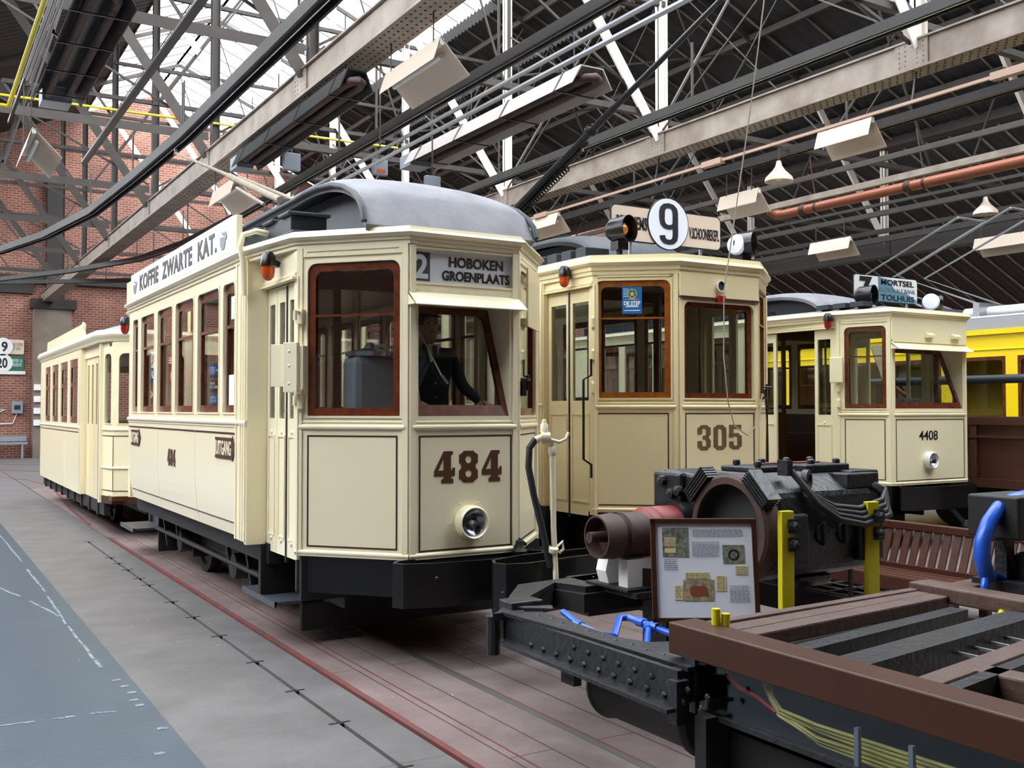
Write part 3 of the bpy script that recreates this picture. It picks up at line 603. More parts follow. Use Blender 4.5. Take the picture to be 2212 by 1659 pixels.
# transverse trusses, one per bay
where = ['nearest truss frame, crossing at the right edge', 'truss frame over the cab of tram 305', 'truss frame over the middle of tram 484', 'truss frame behind the roof of tram 484', 'truss frame over the trailer car', 'truss frame short of the far wall', 'truss frame next to the far wall']
for i, y in enumerate(TY):
    t = thing('roof_truss', 'grey steel '+where[i], 'truss', (0, y, 0), group='roof trusses')
    for x, w_ in ((4.32, .13), (9.95, .13), (20.98, .14)):
        mb = MB(); zt_ = zr_(x)-.05; z0 = 5.9
        mb.box(x-w_/2, x+w_/2, -.012, .012, z0, zt_); mb.box(x-w_/2, x-w_/2+.012, -.07, .07, z0, zt_); mb.box(x+w_/2-.012, x+w_/2, -.07, .07, z0, zt_)
        for k in range(4): mb.dome((x-w_/2, .04, z0+.1+k*.08), (-1, 0, 0), .012, n=5)
        mb.build('post', M_trusslit if x > 5 else M_truss, t)  # lit posts pale, backlit posts dark: light painted into the steel colour
    for (xa, za, xb, zb_) in ((9.83, 5.85, 5.9, 11.4), (4.18, 5.85, 1.0, 10.35), (20.9, 5.9, 18.5, 9.0)):
        mb = MB(); mb.bar((xa, -.09, za), (xb, -.09, zb_), .012, .17, up=(1, 0, .7)); mb.bar((xa, -.03, za), (xb, -.03, zb_), .12, .012, up=(1, 0, .7)); mb.build('brace', M_trusslit if xa > 5 else M_truss, t)
    mb = MB(); mb.box(-9, 4.2, -.05, .05, 6.16, 6.26); mb.box(-9, 4.2, -.06, -.05, 6.12, 6.26); mb.box(4.45, 9.85, -.05, .05, 6.20, 6.29); mb.box(10.05, 20.9, -.05, .05, 6.1, 6.18); mb.build('tie_beam', M_truss, t)
    mb = MB(); mb.box(1.5, 10, -.04, .04, 7.95, 8.03); mb.box(4.3, 13.2, -.04, .04, 10.2, 10.28); mb.build('collar_beam', M_truss, t)
    mb = MB(); mb.bar((8, 0, zr_(8)-.12), (20.9, 0, zr_(20.9)-.12), .06, .11); mb.bar((8, 0, zr_(8)-.12), (-9, 0, zr_(-9)-.12), .06, .11); mb.build('rafter', M_truss, t)
    mb = MB()
    for p, q in (((4.4, 6.3), (7.0, 8.0)), ((7.0, 8.0), (9.8, 6.3)), ((4.4, 8.0), (8, 13.4)), ((9.9, 8.0), (8, 13.4)), ((10.0, 6.2), (13.2, 11.3)), ((10, 8.2), (16.5, 9.9)), ((13.5, 6.15), (16.5, 9.9)), ((16.5, 6.15), (14.0, 10.9)), ((17.5, 6.15), (19.0, 8.9)), ((4.2, 6.3), (-2, 9.4)), ((1.5, 6.2), (3.0, 11.5)), ((2.8, 6.2), (1.5, 8)), ((8.7, 6.25), (9.8, 5.9)), ((7.2, 6.25), (7.2, 8))):
        mb.bar((p[0], 0, p[1]), (q[0], 0, q[1]), .035, .035)
    mb.build('web_rods', M_truss, t)
for (x, za, zb_, lab) in ((9.95, 6.0, 9.0, 'thin crossed rods standing on the pale girder over tram 305'), (14.0, 6.2, 11, 'thin crossed rods high before the dark corrugated roof')):   # wind bracing between the trusses
    mb = MB()
    for i, y in enumerate(TY[:-1]):
        mb.bar((x, y, za), (x, TY[i+1], zb_), .022, .022); mb.bar((x, y, zb_), (x, TY[i+1], za), .022, .022)
    tag(mb.build('wind_bracing', M_truss), lab, 'bracing')

# overhead trolley troughs: timber channel with a wire inside
def trough(pts, lab, w=.14, h=.11):
    t = thing('wire_trough', lab, 'trough', (0, 0, 0), group='overhead wire troughs'); mb = MB(); im = MB(); wm = MB(); P = [Vector(p) for p in pts]
    L2 = [(p.x, p.y) for p in P][::-1]; z = P[0].z
    mb.sweep(L2, [(-w/2, z), (-w/2, z+h), (w/2, z+h), (w/2, z), (w/2-.03, z), (w/2-.03, z+h-.03), (-w/2+.03, z+h-.03), (-w/2+.03, z)]); mb.build('channel', M_trough, t)
    wm.tube([(p.x, p.y, p.z+.02) for p in P], .012, 6); wm.build('contact_wire', M_steel, t)
    for a, b in zip(P, P[1:]):
        d = (b-a).length
        if d > 3: 
            for k in range(int(d/4.65)+1): q = a.lerp(b, min(1, k*4.65/d)); MB().bar((q.x-.05, q.y, z+h), (q.x-.05, q.y, 6.18), .03, .02).build('hanger', M_truss, t)
    return t
trough([(3.24, Y0, 5.4), (3.24, 14, 5.4), (3.15, 17, 5.4), (3.0, 20.3, 5.4), (2.55, 23.6, 5.4), (1.87, 26.5, 5.4), (.5, 30, 5.4)], 'black wire trough over tram 484 that bends to the left at its far end', .20, .14)
trough([(5.47, Y0, 5.4), (5.47, 19, 5.4), (5.33, 23, 5.4), (4.93, 26.1, 5.4), (3.75, 29.3, 5.4), (2.28, 32.2, 5.4), (0, 35, 5.4)], 'black wire trough between the two hanging heaters, bending left behind tram 484')
trough([(8.2, Y0, 5.4), (8.2, 23, 5.4), (7.6, 28, 5.4), (5.0, 31, 5.4), (2.3, 33, 5.4)], 'black wire trough just left of the pale girder over tram 305')
trough([(10.95, Y0, 5.4), (10.95, 30, 5.4)], 'black wire trough over tram 4408, right of the pale girder')
for (x, z, w_, h_, m_, lab) in ((12.3, 5.4, .05, .06, M_truss, 'thin grey beam right of the 4408 wire trough'), (13.35, 5.36, .10, .10, M_girder, 'pale edged beam above the orange pipe'), (12.75, 5.55, .06, .07, M_truss, 'grey beam behind the hanging reflector lamps'), (15.5, 5.36, .09, .09, M_girder2, 'brown beam below the orange pipe'), (18.1, 5.4, .14, .12, M_girder2, 'dark beam above the Mortsel board'), (17.0, 5.9, .06, .06, M_girder2, 'thin dark beam among the far trusses'), (19.6, 5.9, .1, .10, M_girder2, 'deep dark beam above the yellow tram')):
    t = tag(MB().box(x-w_/2, x+w_/2, -6, Y1, z-h_/2, z+h_/2).build('roof_beam', m_), lab, 'beam', 'long roof beams')
t = thing('drain_pipe', 'orange plastic drain pipe slung under the roof at the right', 'pipe', (13.7, 0, 5.28)); mb = MB()
mb.tube([(0.0, -3, 0), (0, 13.1, 0)], .085, 14); mb.tube([(0, 13.1, 0), (-.02, 13.25, .02), (-.12, 13.32, .10)], .09, 14); mb.build('tube', M_orpipe, t, smooth=50)
for y in (12.6, 10.4, 8.2, 6.0): mb = MB(); mb.lathe([(.092, -.06), (.10, -.05), (.10, .05), (.092, .06)], (0, y, 0), (0, 1, 0), 16); mb.bar((0, y-.3, 0), (.0, y-.15, .9), .025, .01); mb.lathe([(.093, -.02), (.093, .02)], (0, y-.3, 0), (0, 1, 0), 14); mb.build('bracket', M_rust, t, smooth=50)
t = thing('conduit', 'pinkish conduit running beside the pale girder over tram 4408', 'conduit', (0, 0, 0)); mb = MB(); mb.box(9.79, 9.83, -6, 24, 5.205, 5.24)
for y in (6.0, 10.5, 15.0): mb.box(9.76, 9.85, y, y+.4, 5.18, 5.26)
mb.build('tray', M_pink, t); mb = MB()
for y in (7.4, 12, 16.6): MB().bar((9.82, y, 5.235), (9.9, y, 5.6), .02, .02).build('hanger', M_truss, t)
def tubes(lst, name, lab, cat, m, r=.02):
    mb = MB()
    for pts in lst: mb.tube(pts, r, 7)
    return tag(mb.build(name, m, smooth=50), lab, cat)
tubes([[(5.05+d, -6, 4.95+d*.6), (5.05+d, 24, 4.95+d*.6)] for d in (0, .12)], 'conduit_tube', 'two bright tubes under the middle wire trough', 'conduit', M_galv, .022)
tubes([[(4.85, -6, 4.70), (4.85, 22, 4.70)]], 'conduit_tube', 'single grey tube below the bright pair', 'conduit', M_galv, .024)
tubes([[(2.1, 16.6, 6.40), (7.6, 16.6, 6.46)], [(2.1, 16.6, 6.40), (.8, 16.6, 6.38)]], 'gas_pipe', 'thin yellow gas pipe crossing in front of the far brick gable', 'pipe', M_ypipe, .02)
tubes([[(1.14, -6, 5.8), (1.14, 15.0, 5.8), (.6, 15.0, 5.8), (.4, 15, 5.8)]], 'gas_pipe', 'yellow gas pipe at the top left corner', 'pipe', M_ypipe, .028)
tubes([[(1.185+k*.035, -6, 5.76), (1.18+k*.035, 13.4, 5.74-k*.03)] for k in range(3)], 'conduit_tube', 'bright tubes beside the left heater', 'conduit', M_galv, .016)
tubes([[(2.05, -6, 5.08), (2.05, 14.7, 5.08)]], 'conduit_tube', 'dark tube slanting down at the left of the nearest trough', 'conduit', M_truss, .045)
for k, (a, b) in enumerate((((0.9, 22, 4.2), (2.6, 12, 9)), ((0.6, 20, 4.4), (1.9, 11, 9)), ((1.2, 26, 3.9), (3.4, 15, 9)))): pass
# radiant heaters
def heater(x0, x1, y0, y1, z, lab, outer=None):
    outer = outer or mat('dark_reflector', srgb(58, 58, 60), .4, .5)  # default reflector is darker than the aluminium one
    t = thing('radiant_heater', lab, 'heater', ((x0+x1)/2, y0, z), group='hanging radiant heaters'); w = (x1-x0)/2; L_ = y1-y0; mb = MB(); th = .012
    pr = [(-w, 0), (-w*.55, .22), (w*.55, .22), (w, 0), (w-.012, 0), (w*.55-.01, .205), (-w*.55+.01, .205), (-w+.012, 0)]
    mb.prism(pr, lambda a, b: (a, 0, b), lambda a, b: (a, L_, b)); mb.build('reflector', outer, t)
    mb = MB(); q = w*.42; mb.tube([(-q, L_-.1, .08), (-q, .12, .08), (-q*.7, .0, .08), (0, -.06, .08), (q*.7, 0, .08), (q, .12, .08), (q, L_-.1, .08)], .05, 10); mb.build('burner_tube', M_rust, t, smooth=50)
    for k in range(4):
        mb = MB(); y = .35+k*(L_-.7)/3; mb.bar((-w, y, .0), (w, y, .0), .03, .012); mb.bar((-w, y, 0), (-w*.55, y, .23), .03, .012, up=(0, 0, 1)); mb.bar((-w*.55, y, .23), (w*.55, y, .23), .03, .012)
        mb.bar((0, y, .22), (0, y, 6.18-z), .012, .012); mb.build('strap', M_iron, t)
    MB().box(-w*.6, w*.6, L_-.02, L_+.35, .02, .2).build('burner_box', M_grey, t); return t
heater(4.0, 4.40, 10.25, 14.5, 5.22, 'dark radiant heater hanging under the left pale girder'); heater(6.13, 6.68, 8.9, 13.2, 5.25, 'pale edged radiant heater hanging above the 484 roof', M_alu); heater(1.28, 1.84, 9.9, 13.5, 5.5, 'big dark radiant heater at the top left corner')
# folded plate reflector lamps
def reflector(x, y0, y1, z, lab, hw=.26, dz=.33, to=None):
    t = thing('reflector_lamp', lab, 'lamp', (x, y0, z), group='folded reflector lamps'); L_ = y1-y0
    for wx, wz in ((-.07, -dz*.68), (hw, -dz)):
        mb = MB(); mb.prism([(0, 0), (wx, wz), (wx, wz-.012), (0, -.012)], lambda a, b: (a, 0, b), lambda a, b: (a, L_, b)); mb.build('reflector_plate', M_lampwh, t)
    mb = MB(); mb.tube([(.06, .1, -.16), (.06, L_-.1, -.16)], .025, 8); mb.box(-.005, .04, 0, L_, -.08, -.02); mb.build('lamp_tube', M_white, t)
    mb = MB()
    hx, hz = (to[0]-x, to[1]-z) if to else (0, 6.18-z)
    for y in (.15, L_-.15):
        mb = MB(); mb.bar((0, y, -.02), (0, y, hz+.01), .012, .012)
        if abs(hx) > .03: mb.bar((0, y, hz), (hx, y, hz), .014, .014)
        mb.build('hanger', M_truss, t)
    return t
reflector(9.81, 7.95, 8.78, 5.21, 'folded pale reflector lamp over the front of tram 4408', to=(9.81, 5.21)); reflector(11.1, 11.1, 11.95, 5.10, 'folded pale reflector lamp to the right of the 9 sign', to=(11.0, 5.5)); reflector(9.81, 14.66, 15.75, 5.21, 'folded pale reflector lamp left of the 9 sign, behind its board', to=(9.81, 5.21))
reflector(4.36, 8.55, 9.85, 5.30, 'folded grey reflector lamp over the cab of tram 484', .32, .32, to=(4.36, 5.62)); reflector(4.28, 15.3, 16.6, 5.28, 'folded pale reflector lamp above the lettered roof board', .36, .36, to=(4.28, 5.62)); reflector(1.3, 13.6, 14.9, 5.2, 'folded pale reflector lamp at the left edge below the heater', .34, .34, to=(1.3, 6.08)); tag(MB().box(1.28, 1.32, 7, 17, 6.07, 6.125).build('roof_beam', M_truss), 'thin angle bar under the tie beams above the big dark heater', 'beam', 'long roof beams')
reflector(15.4, 13.0, 14.0, 5.02, 'distant reflector lamp above the Mortsel board', to=(15.5, 5.33)); reflector(17.9, 11.0, 12.1, 5.05, 'distant reflector lamp at the right edge', to=(18.1, 5.36))
def dome_lamp(x, y, z, lab, to=None):
    t = thing('dome_pendant_lamp', lab, 'lamp', (x, y, z)); MB().lathe([(.03, .30), (.05, .22), (.09, .16), (.19, .06), (.205, 0), (.195, 0), (.17, .05), (.0, .15)], (0, 0, -.12), (0, 0, 1), 22).build('lamp_shade', M_lampwh, t, smooth=50); MB().tube([(0, 0, .15), (0, 0, to[1]-z), (to[0]-x, 0, to[1]-z)], .015, 6).build('stem', M_rust, t); MB().ball((0, 0, -.05), .06, 10).build('bulb', M_white, t, smooth=60)
dome_lamp(10.7, 10.3, 5.1, 'white dome pendant lamp hanging right of the pale girder', (10.92, 5.46)); dome_lamp(15.7, 10.4, 5.15, 'distant dome pendant lamp below the orange pipe', (15.52, 5.36))
for (x, y, z, s_, m_, lab) in ((4.46, 13.2, 5.08, .24, M_grey, 'blue-grey square plate hanging behind the left heater'), (6.0, 12.0, 4.72, .22, M_grey, 'blue-grey square plate hanging below the middle heater'), (5.24, 12.0, 4.85, .2, M_grey, 'grey control box with an orange mark beside the middle heater')):
    t = thing('control_box', lab, 'box', (x, y, z)); MB().box(-s_/2, s_/2, -.04, .04, -s_/2, s_/2).build('housing', m_, t, bevel=.01); MB().bar((0, 0, s_/2), (0, 0, 6.18-z), .015, .015).build('hanger', M_truss, t)
    if 'orange' in lab: MB().box(-.06, .06, -.045, -.038, -.07, -.03).build('sticker', M_orange, t)

# ------------------------------------------------------------ tram cars
GR_TRAM = 'cream trams standing in the hall'
def cornice(root, path, zc, zr, m, name='cornice'):
    mb = MB(); h = zr-zc
    mb.sweep(path, [(-0.06, zc-0.015), (0.012, zc-0.015), (0.014, zc+h*0.12), (0.026, zc+h*0.14), (0.03, zc+h*0.34), (0.05, zc+h*0.42), (0.062, zc+h*0.56), (0.052, zc+h*0.72), (0.036, zc+h*0.76), (0.03, zr), (-0.06, zr)])
    return mb.build(name, m, root, smooth=35)
def tram(P, label):
    g = lambda k, d=None: P.get(k, d)
    hf, ha, ya, yb, hb, ye = P['hf'], P['ha'], P['ya'], P['yb'], P['hb'], P['ye']
    zb, zs, zt, zbelt, zc, zr = P['zb'], P['zs'], P['zt'], P['zbelt'], P['zc'], P['zr']
    paint, wood = P['paint'], P['wood']
    root = thing('tram', label, 'tram', (P['X'], P['Y'], 0), group=GR_TRAM)
    body, line = MB(), MB(); c = (0, 3)
    # front: angled panels either side of the flat one
    angled = {}
    for sx in (-1, 1):
        A = Seg((sx*hf, 0), (sx*ha, ya), c); angled[sx] = A
        a0, a1 = P['aw']
        A.wall(body, zb, zc, [(a0, a1, zs, zt)])
        A.window(root, a0, a1, zs, zt, wood, fw=0.055, rt=0.07, transom=P.get('atrans'), cream=body)
        A.stripe(line, a0+0.02, a1, zb+0.05, zbelt-0.055)
        A.hbead(body, 0.03, A.L-0.03, zbelt, 0.02); A.hbead(body, 0.03, A.L-0.03, zbelt+0.035, 0.008)
        A.hbead(body, 0.0, A.L, zb+0.012, 0.018); A.box(body, 0.0, A.L, -0.012, 0, zb-0.012, zb+0.004)
        A.ring(body, a0-0.02, a1+0.03, zt+0.045, zc-0.01, 0.028, -0.012, 0.002)
        for s in (0.028, A.L-0.03): A.box(body, s-0.02, s+0.02, -0.012, 0, zb, zc)
    Fs = Seg((-hf, 0), (hf, 0), c); w = 2*hf
    Fs.hbead(body, 0.02, w-0.02, zbelt, 0.02); Fs.hbead(body, 0.02, w-0.02, zbelt+0.035, 0.008)
    Fs.hbead(body, 0.0, w, zb+0.012, 0.018); Fs.box(body, 0, w, -0.012, 0, zb-0.012, zb+0.004)
    for s in (0.022, w-0.022): Fs.box(body, s-0.02, s+0.02, -0.012, 0, zb, zc)
    Fs.stripe(line, 0.07, w-0.05, zb+0.035, zbelt-0.055)
    s0, s1 = 0.045, w-0.045
    if P['front'] == 'visor':
        # opening of the slanted windscreen, with cheeks and soffit, under a sheet metal visor
        zv, db = P['zvis'], P['blind']
        holes = [(s0, s1, zs, zv)]+([(db[0]+hf, db[1]+hf, db[2], db[3])] if db else [])
        Fs.wall(body, zb, zc, holes)
        rec = P['rec']
        for s in (s0, s1):
            body.prism([(0.0, zs), (0.035, zs), (rec+0.03, zv), (0.0, zv)], lambda d, z, s=s: Fs.p(s, d, z), lambda d, z, s=s: Fs.p(s+(0.02 if s < hf else -0.02), d, z))
        Fs.box(body, s0, s1, 0.0, rec+0.03, zv-0.0, zv+0.02)
        fr = MB(); G = []
        a, b = s0+0.02, s1-0.02
        def q(s, z, d): return Fs.p(s, d+0.035+(rec-0.0)*(z-zs)/(zv-zs), z)
        O = rrect(a, b, zs, zv, 0.002); I = rrect(a+0.045, b-0.045, zs+0.075, zv-0.05, (0.004, 0.004, 0.05, 0.05)); n = len(O); fs = []
        for i in range(n):
            j = (i+1) % n; fs += [(i, j, n+j, n+i), (2*n+i, 3*n+i, 3*n+j, 2*n+j), (n+i, n+j, 3*n+j, 3*n+i), (i, 2*n+i, 2*n+j, j)]
        fr.add([q(s, z, d) for d in (-0.02, 0.02) for L in (O, I) for s, z in L], fs)
        wf = fr.build('windscreen_frame', wood, root)
        pm = MB(); pm.prism([(a+0.04, zs+0.07), (b-0.04, zs+0.07), (b-0.04, zv-0.045), (a+0.04, zv-0.045)], lambda s, z: q(s, z, -0.003), lambda s, z: q(s, z, 0.003)); pm.build('pane', M_glass, wf)
        wp = MB(); wp.bar(q(a+0.10, zv-0.12, -0.03), q(a+0.23, zs+0.28, -0.03), 0.012, 0.008); wp.bar(q(a+0.23, zs+0.28, -0.035), q(a+0.27, zs+0.22, -0.03), 0.02, 0.02); wp.build('windscreen_wiper', M_steel if P.get('steelwiper') else M_black, root)
        vm = MB(); vz, vd, vw = P['vis']
        vm.prism([(0.0, zv+vz), (-vd, zv-0.03), (-vd, zv-0.036), (0.0, zv+vz-0.012)], lambda d, z: Fs.p(-0.012, d, z), lambda d, z: Fs.p(w+0.012, d, z))
        for s in (-0.012, w+0.006): vm.prism([(0.0, zv+vz), (-vd, zv-0.03), (0.0, zv-0.03)], lambda d, z, s=s: Fs.p(s, d, z), lambda d, z, s=s: Fs.p(s+0.006, d, z))
        for k in range(9): vm.dome(Fs.p(0.06+k*(w-0.12)/8, -0.004, zv+vz+0.02), (0, -1, 0), 0.007)
        vm.build('visor', paint, root)
    else:
        zf = P['zft']
        Fs.wall(body, zb, zc, [(s0+0.01, s1-0.01, zs, zf)])
        Fs.window(root, s0+0.01, s1-0.01, zs, zf, M_wood, fw=0.05, rt=0.07, cream=body, rec=0.03)
        Fs.box(body, 0.0, w, -0.02, 0.0, zf+0.05, zc-0.01); Fs.box(line, 0.0, w, -0.03, 0.0, zf+0.030, zf+0.046)
        Fs.hbead(body, 0.0, w, zf+0.07, 0.012)
    # door bays and the main body sides
    ha2 = ha-0.03
    for sx in (-1, 1):
        D = Seg((sx*ha, ya), (sx*P.get('hd', ha), yb), c); zd = P['zd']
        D.wall(body, zd, zc); D.hbead(body, 0, D.L, zd+0.02, 0.014); D.box(body, 0, D.L, -0.03, 0.03, zd-0.015, zd)
        D.box(body, -0.03, 0.05, 0.0, 0.06, zb-0.04, zd)
        nl = P['leaves']
        dn = D.L-0.06
        if nl == 'open':
            spans = [(0.06, 0.36), (D.L-0.34, D.L-0.02)]
        else:
            spans = [(0.055+dn*k/nl, 0.055+dn*(k+1)/nl-0.008) for k in range(nl)]
        for k, (u0, u1) in enumerate(spans):
            lm = MB(); d0 = 0.03; x0 = min(0.05, (u1-u0)*0.28); pz = [(u0+x0, u1-x0, zs-0.02 if nl != 'open' else zs-0.08, zd-0.14)]
            zl = P.get('zdoor', zb-0.06)
            for d in (d0,):
                S2 = [u0, u0+x0, u1-x0, u1]; Z2 = [zl, pz[0][2], pz[0][3], zd-0.02]
                for i in range(3):
                    for j in range(3):
                        if i == 1 and j == 1: continue
                        D.box(lm, S2[i], S2[i+1], d, d+0.03, Z2[j], Z2[j+1])
            D.ring(lm, u0+x0*0.7, u1-x0*0.7, zl+0.12, pz[0][2]-0.12, 0.014, d0-0.008, d0)
            if nl != 2:
                for zz in (zl+0.10, pz[0][2]-0.10): lm.dome(D.p((u0+u1)/2, d0, zz), D.out(), 0.022)
            lf = lm.build('door_leaf', paint, root)
            pm = MB(); D.box(pm, u0+x0, u1-x0, d0+0.012, d0+0.017, pz[0][2], pz[0][3]); pm.build('pane', M_glass, lf)
            if nl == 3 and k == 0:
                pass
        if nl in (2, 3):
            gm = MB(); gk = spans[0][1] if nl == 3 else spans[0][1]; D.box(gm, gk-0.006, gk+0.014, 0.022, 0.05, zb-0.1, zd-0.03); gm.build('door_seal', M_rubber, root)
        # bulkhead edge and corner pilaster
        body.prism([(sx*(hb+.003), yb-.006), (sx*(ha-0.12), yb-.006), (sx*(ha-0.12), yb+0.06), (sx*(hb+.003), yb+0.06)], lambda x, y: (x, y, zb-0.02), lambda x, y: (x, y, zc))
        S = Seg((sx*hb, yb), (sx*hb, ye), c)
        wins = P['wins']
        holes = [(a-yb, b-yb, zs+P.get('sdz', 0), P['szt']) for a, b in wins]
        S.wall(body, zbelt-0.07, zc, holes)
        for a, b in wins:
            mb = MB(); u0, u1 = a-yb, b-yb; z0, z1 = zs+P.get('sdz', 0), P['szt']; tr = P['strans']
            S.ring(mb, u0, u1, z0, z1, 0.03, 0.02, 0.05, 0.002, (0.004, 0.004, 0.04, 0.04), wb=0.06, wt=0.075)
            S.box(mb, u0+0.02, u1-0.02, 0.012, 0.05, tr-0.013, tr+0.013)
            fr = mb.build('saloon_window', M_wood, root); 
            S.ring(body, u0-0.012, u1+0.012, z0-0.012, z1+0.012, 0.014, -0.008, 0.006, 0.0, (0.001, 0.001, 0.05, 0.05))
            pm = MB(); S.box(pm, u0+0.025, u1-0.025, 0.028, 0.033, tr, z1-0.06); S.box(pm, u0+0.025, u1-0.025, 0.045, 0.05, z0+0.05, tr); pm.build('pane', M_glass, fr)
        S.hbead(body, 0.0, S.L, zbelt+0.02, 0.022); S.hbead(body, 0, S.L, zbelt-0.012, 0.008)
        # lower side with a gentle tumblehome
        pr = [(0.0, zbelt-0.06)]; 
        for k in range(9): z = zbelt-0.06-(zbelt-0.06-zb)*k/8; pr.append((0.05*max(0, (zb+0.55-z)/0.55)**2.2, z))
        for i in range(1, len(pr)-1):
            (d0, z0), (d1, z1) = pr[i], pr[i+1]
            body.add([S.p(0.02, d0, z0), S.p(S.L, d0, z0), S.p(S.L, d1, z1), S.p(0.02, d1, z1)], [(0, 1, 2, 3)])
            body.add([S.p(0.02, d0+0.03, z0), S.p(S.L, d0+0.03, z0), S.p(S.L, d1+0.03, z1), S.p(0.02, d1+0.03, z1)], [(3, 2, 1, 0)])
        for s in P['seams']: 
            for i in range(1, len(pr)-1): body.bar(S.p(s-yb, pr[i][0]-0.001, pr[i][1]), S.p(s-yb, pr[i+1][0]-0.001, pr[i+1][1]), 0.02, 0.004, up=(sx, 0, 0))
        S.box(line, 0.32, S.L-0.1, -0.003, 0.001, zbelt-0.075, zbelt-0.064)
        d_ = pr[8][0]; line.bar(S.p(0.32, d_-0.001, pr[8][1]), S.p(S.L-0.1, d_-0.001, pr[8][1]), 0.01, 0.004, up=(sx, 0, 0))
        for s in (0.03, 0.09, 0.15, 0.26): S.box(body, s-0.014, s+0.014, -0.016, 0, zb+0.0, zc)
        S.box(body, 0.0, 0.30, -0.006, 0, zb, zc)
        # rear platform, plain
        yr = ye+P['rear']; R1 = Seg((sx*hb, ye), (sx*(ha-0.02), ye+0.08), c); R1.wall(body, zb, zc)
        R2 = Seg((sx*(ha-0.02), ye+0.08), (sx*(ha-0.05), yr-0.35), c); R2.wall(body, zb, zc, [(0.12, R2.L-0.12, zs, zt)])
        R3 = Seg((sx*(ha-0.05), yr-0.35), (sx*hf, yr), c); R3.wall(body, zb, zc, [(0.1, R3.L-0.1, zs, zt)])
    Rr = Seg((-hf, ye+P['rear']), (hf, ye+P['rear']), c); Rr.wall(body, zb, zc, [(0.08, 2*hf-0.08, zs, zt)])
    body.build('bodywork', paint, root); line.build('lining', M_brownline, root)
    yr = ye+P['rear']
    path = [(hb, ye), (hb, yb+0.12), (ha, ya), (hf, 0), (-hf, 0), (-ha, ya), (-hb, yb+0.12), (-hb, ye), (-ha, ye+0.1), (-ha+0.05, yr-0.35), (-hf, yr), (hf, yr), (ha-0.05, yr-0.35), (ha, ye+0.1)]
    cm = MB(); h = zr-zc
    cm.sweep(path, [(-0.06, zc-0.015), (0.012, zc-0.015), (0.014, zc+h*0.12), (0.026, zc+h*0.14), (0.03, zc+h*0.34), (0.05, zc+h*0.42), (0.062, zc+h*0.56), (0.052, zc+h*0.72), (0.036, zc+h*0.76), (0.03, zr), (-0.06, zr)], closed=True)
    cm.build('cornice', paint, root, smooth=35)
    rs = roof_shell([(x*0.985, y) for x, y in path], zr-0.015, P['rh'])
    rs.build('roof', M_roof, root, smooth=40)
    # interior
    im = MB(); im.box(-hb+0.13, hb-0.13, yb+0.05, ye, zb+0.06, zb+0.12); im.prism([(-hf+.04, .05), (hf-.04, .05), (ha-.06, ya), (ha-.1, yb+.05), (-ha+.1, yb+.05), (-ha+.06, ya)], lambda x, y: (x, y, zb-0.02), lambda x, y: (x, y, zb+0.06))
    im.box(-ha+0.1, ha-0.1, ye, yr-0.4, zb-0.02, zb+0.06); im.build('saloon_floor', M_woodin, root)
    bm_ = MB()
    for yy in (yb+0.06, ye-0.03):
        B = Seg((-hb+0.04, yy), (hb-0.04, yy), (0, yy+1)); Lb = B.L
        B.wall(bm_, zb+0.06, zc-0.02, [(0.10, Lb/2-0.40, zs-0.05, zt-0.06), (Lb/2-0.34, Lb/2+0.34, zb+0.12, zt-0.05), (Lb/2+0.40, Lb-0.10, zs-0.05, zt-0.06)], t=0.03)
    bm_.build('bulkhead', M_woodin, root)
    MB().prism([(-hf+.04, .05), (hf-.04, .05), (ha-.06, ya), (ha-.06, yb), (hb-.05, yb+.05), (hb-.05, ye-.05), (ha-.1, ye+.1), (ha-.15, yr-.5), (-ha+.15, yr-.5), (-ha+.1, ye+.1), (-hb+.05, ye-.05), (-hb+.05, yb+.05), (-ha+.06, yb), (-ha+.06, ya)], lambda x, y: (x, y, zc-.03), lambda x, y: (x, y, zc-.01)).build('ceiling_lining', P.get('ceil', M_woodin), root)
    sm = MB()
    for sx in (-1, 1):
        sm.box(sx*(hb-0.06), sx*(hb-0.48), yb+0.15, ye-0.15, zb+0.5, zb+0.56); sm.box(sx*(hb-0.44), sx*(hb-0.48), yb+0.15, ye-0.15, zb+0.12, zb+0.5); sm.box(sx*(hb-0.06), sx*(hb-0.1), yb+0.15, ye-0.15, zb+0.56, zs-0.08)
    sm.build('bench_seat', M_woodin, root)
    pm = MB()
    for y in (yb-0.1, yb+1.2, yb+2.6, ye-1.0):
        pm.tube([(0.28, y, zb+0.1), (0.28, y, zc-0.03)], 0.016, 8)
    pm.build('grab_pole', M_steel, root)
    # underframe
    um = MB(); f0 = P['zfas']
    um.sweep([(ha-0.02, yb), (ha-0.02, ya), (hf, 0.02), (-hf, 0.02), (-ha+0.02, ya), (-ha+0.02, yb-0.72)], [(-0.03, f0), (0.012, f0), (0.012, zb-0.012), (-0.03, zb-0.012)])
    um.build('apron', M_black, root)
    fm = MB()
    for sx in (-1, 1):
        fm.box(sx*(hb-0.14), sx*(hb-0.22), yb-0.1, ye+0.2, zb-0.16, zb-0.01); fm.box(sx*0.62, sx*0.54, yb+0.3, ye-0.2, 0.30, 0.52)
        for y in P['wheels']: fm.box(sx*0.70, sx*0.54, y-0.14, y+0.14, 0.18, 0.48); fm.lathe([(0, 0.16), (0.11, 0.15), (0.12, 0.0)], (sx*0.66, y, 0.34), (sx, 0, 0), 16)
        for y in P['wheels']:
            for dy in (-0.42, 0.42): fm.tube([(sx*0.62, y+dy, 0.5), (sx*0.62, y+dy, zb-0.02)], 0.06, 10)
        for y in (yb+0.9, yb+1.5, ye-1.2, ye-0.6): fm.bar((sx*(hb-0.25), y, zb-0.05), (sx*(hb-0.32), y, 0.22), 0.05, 0.03)
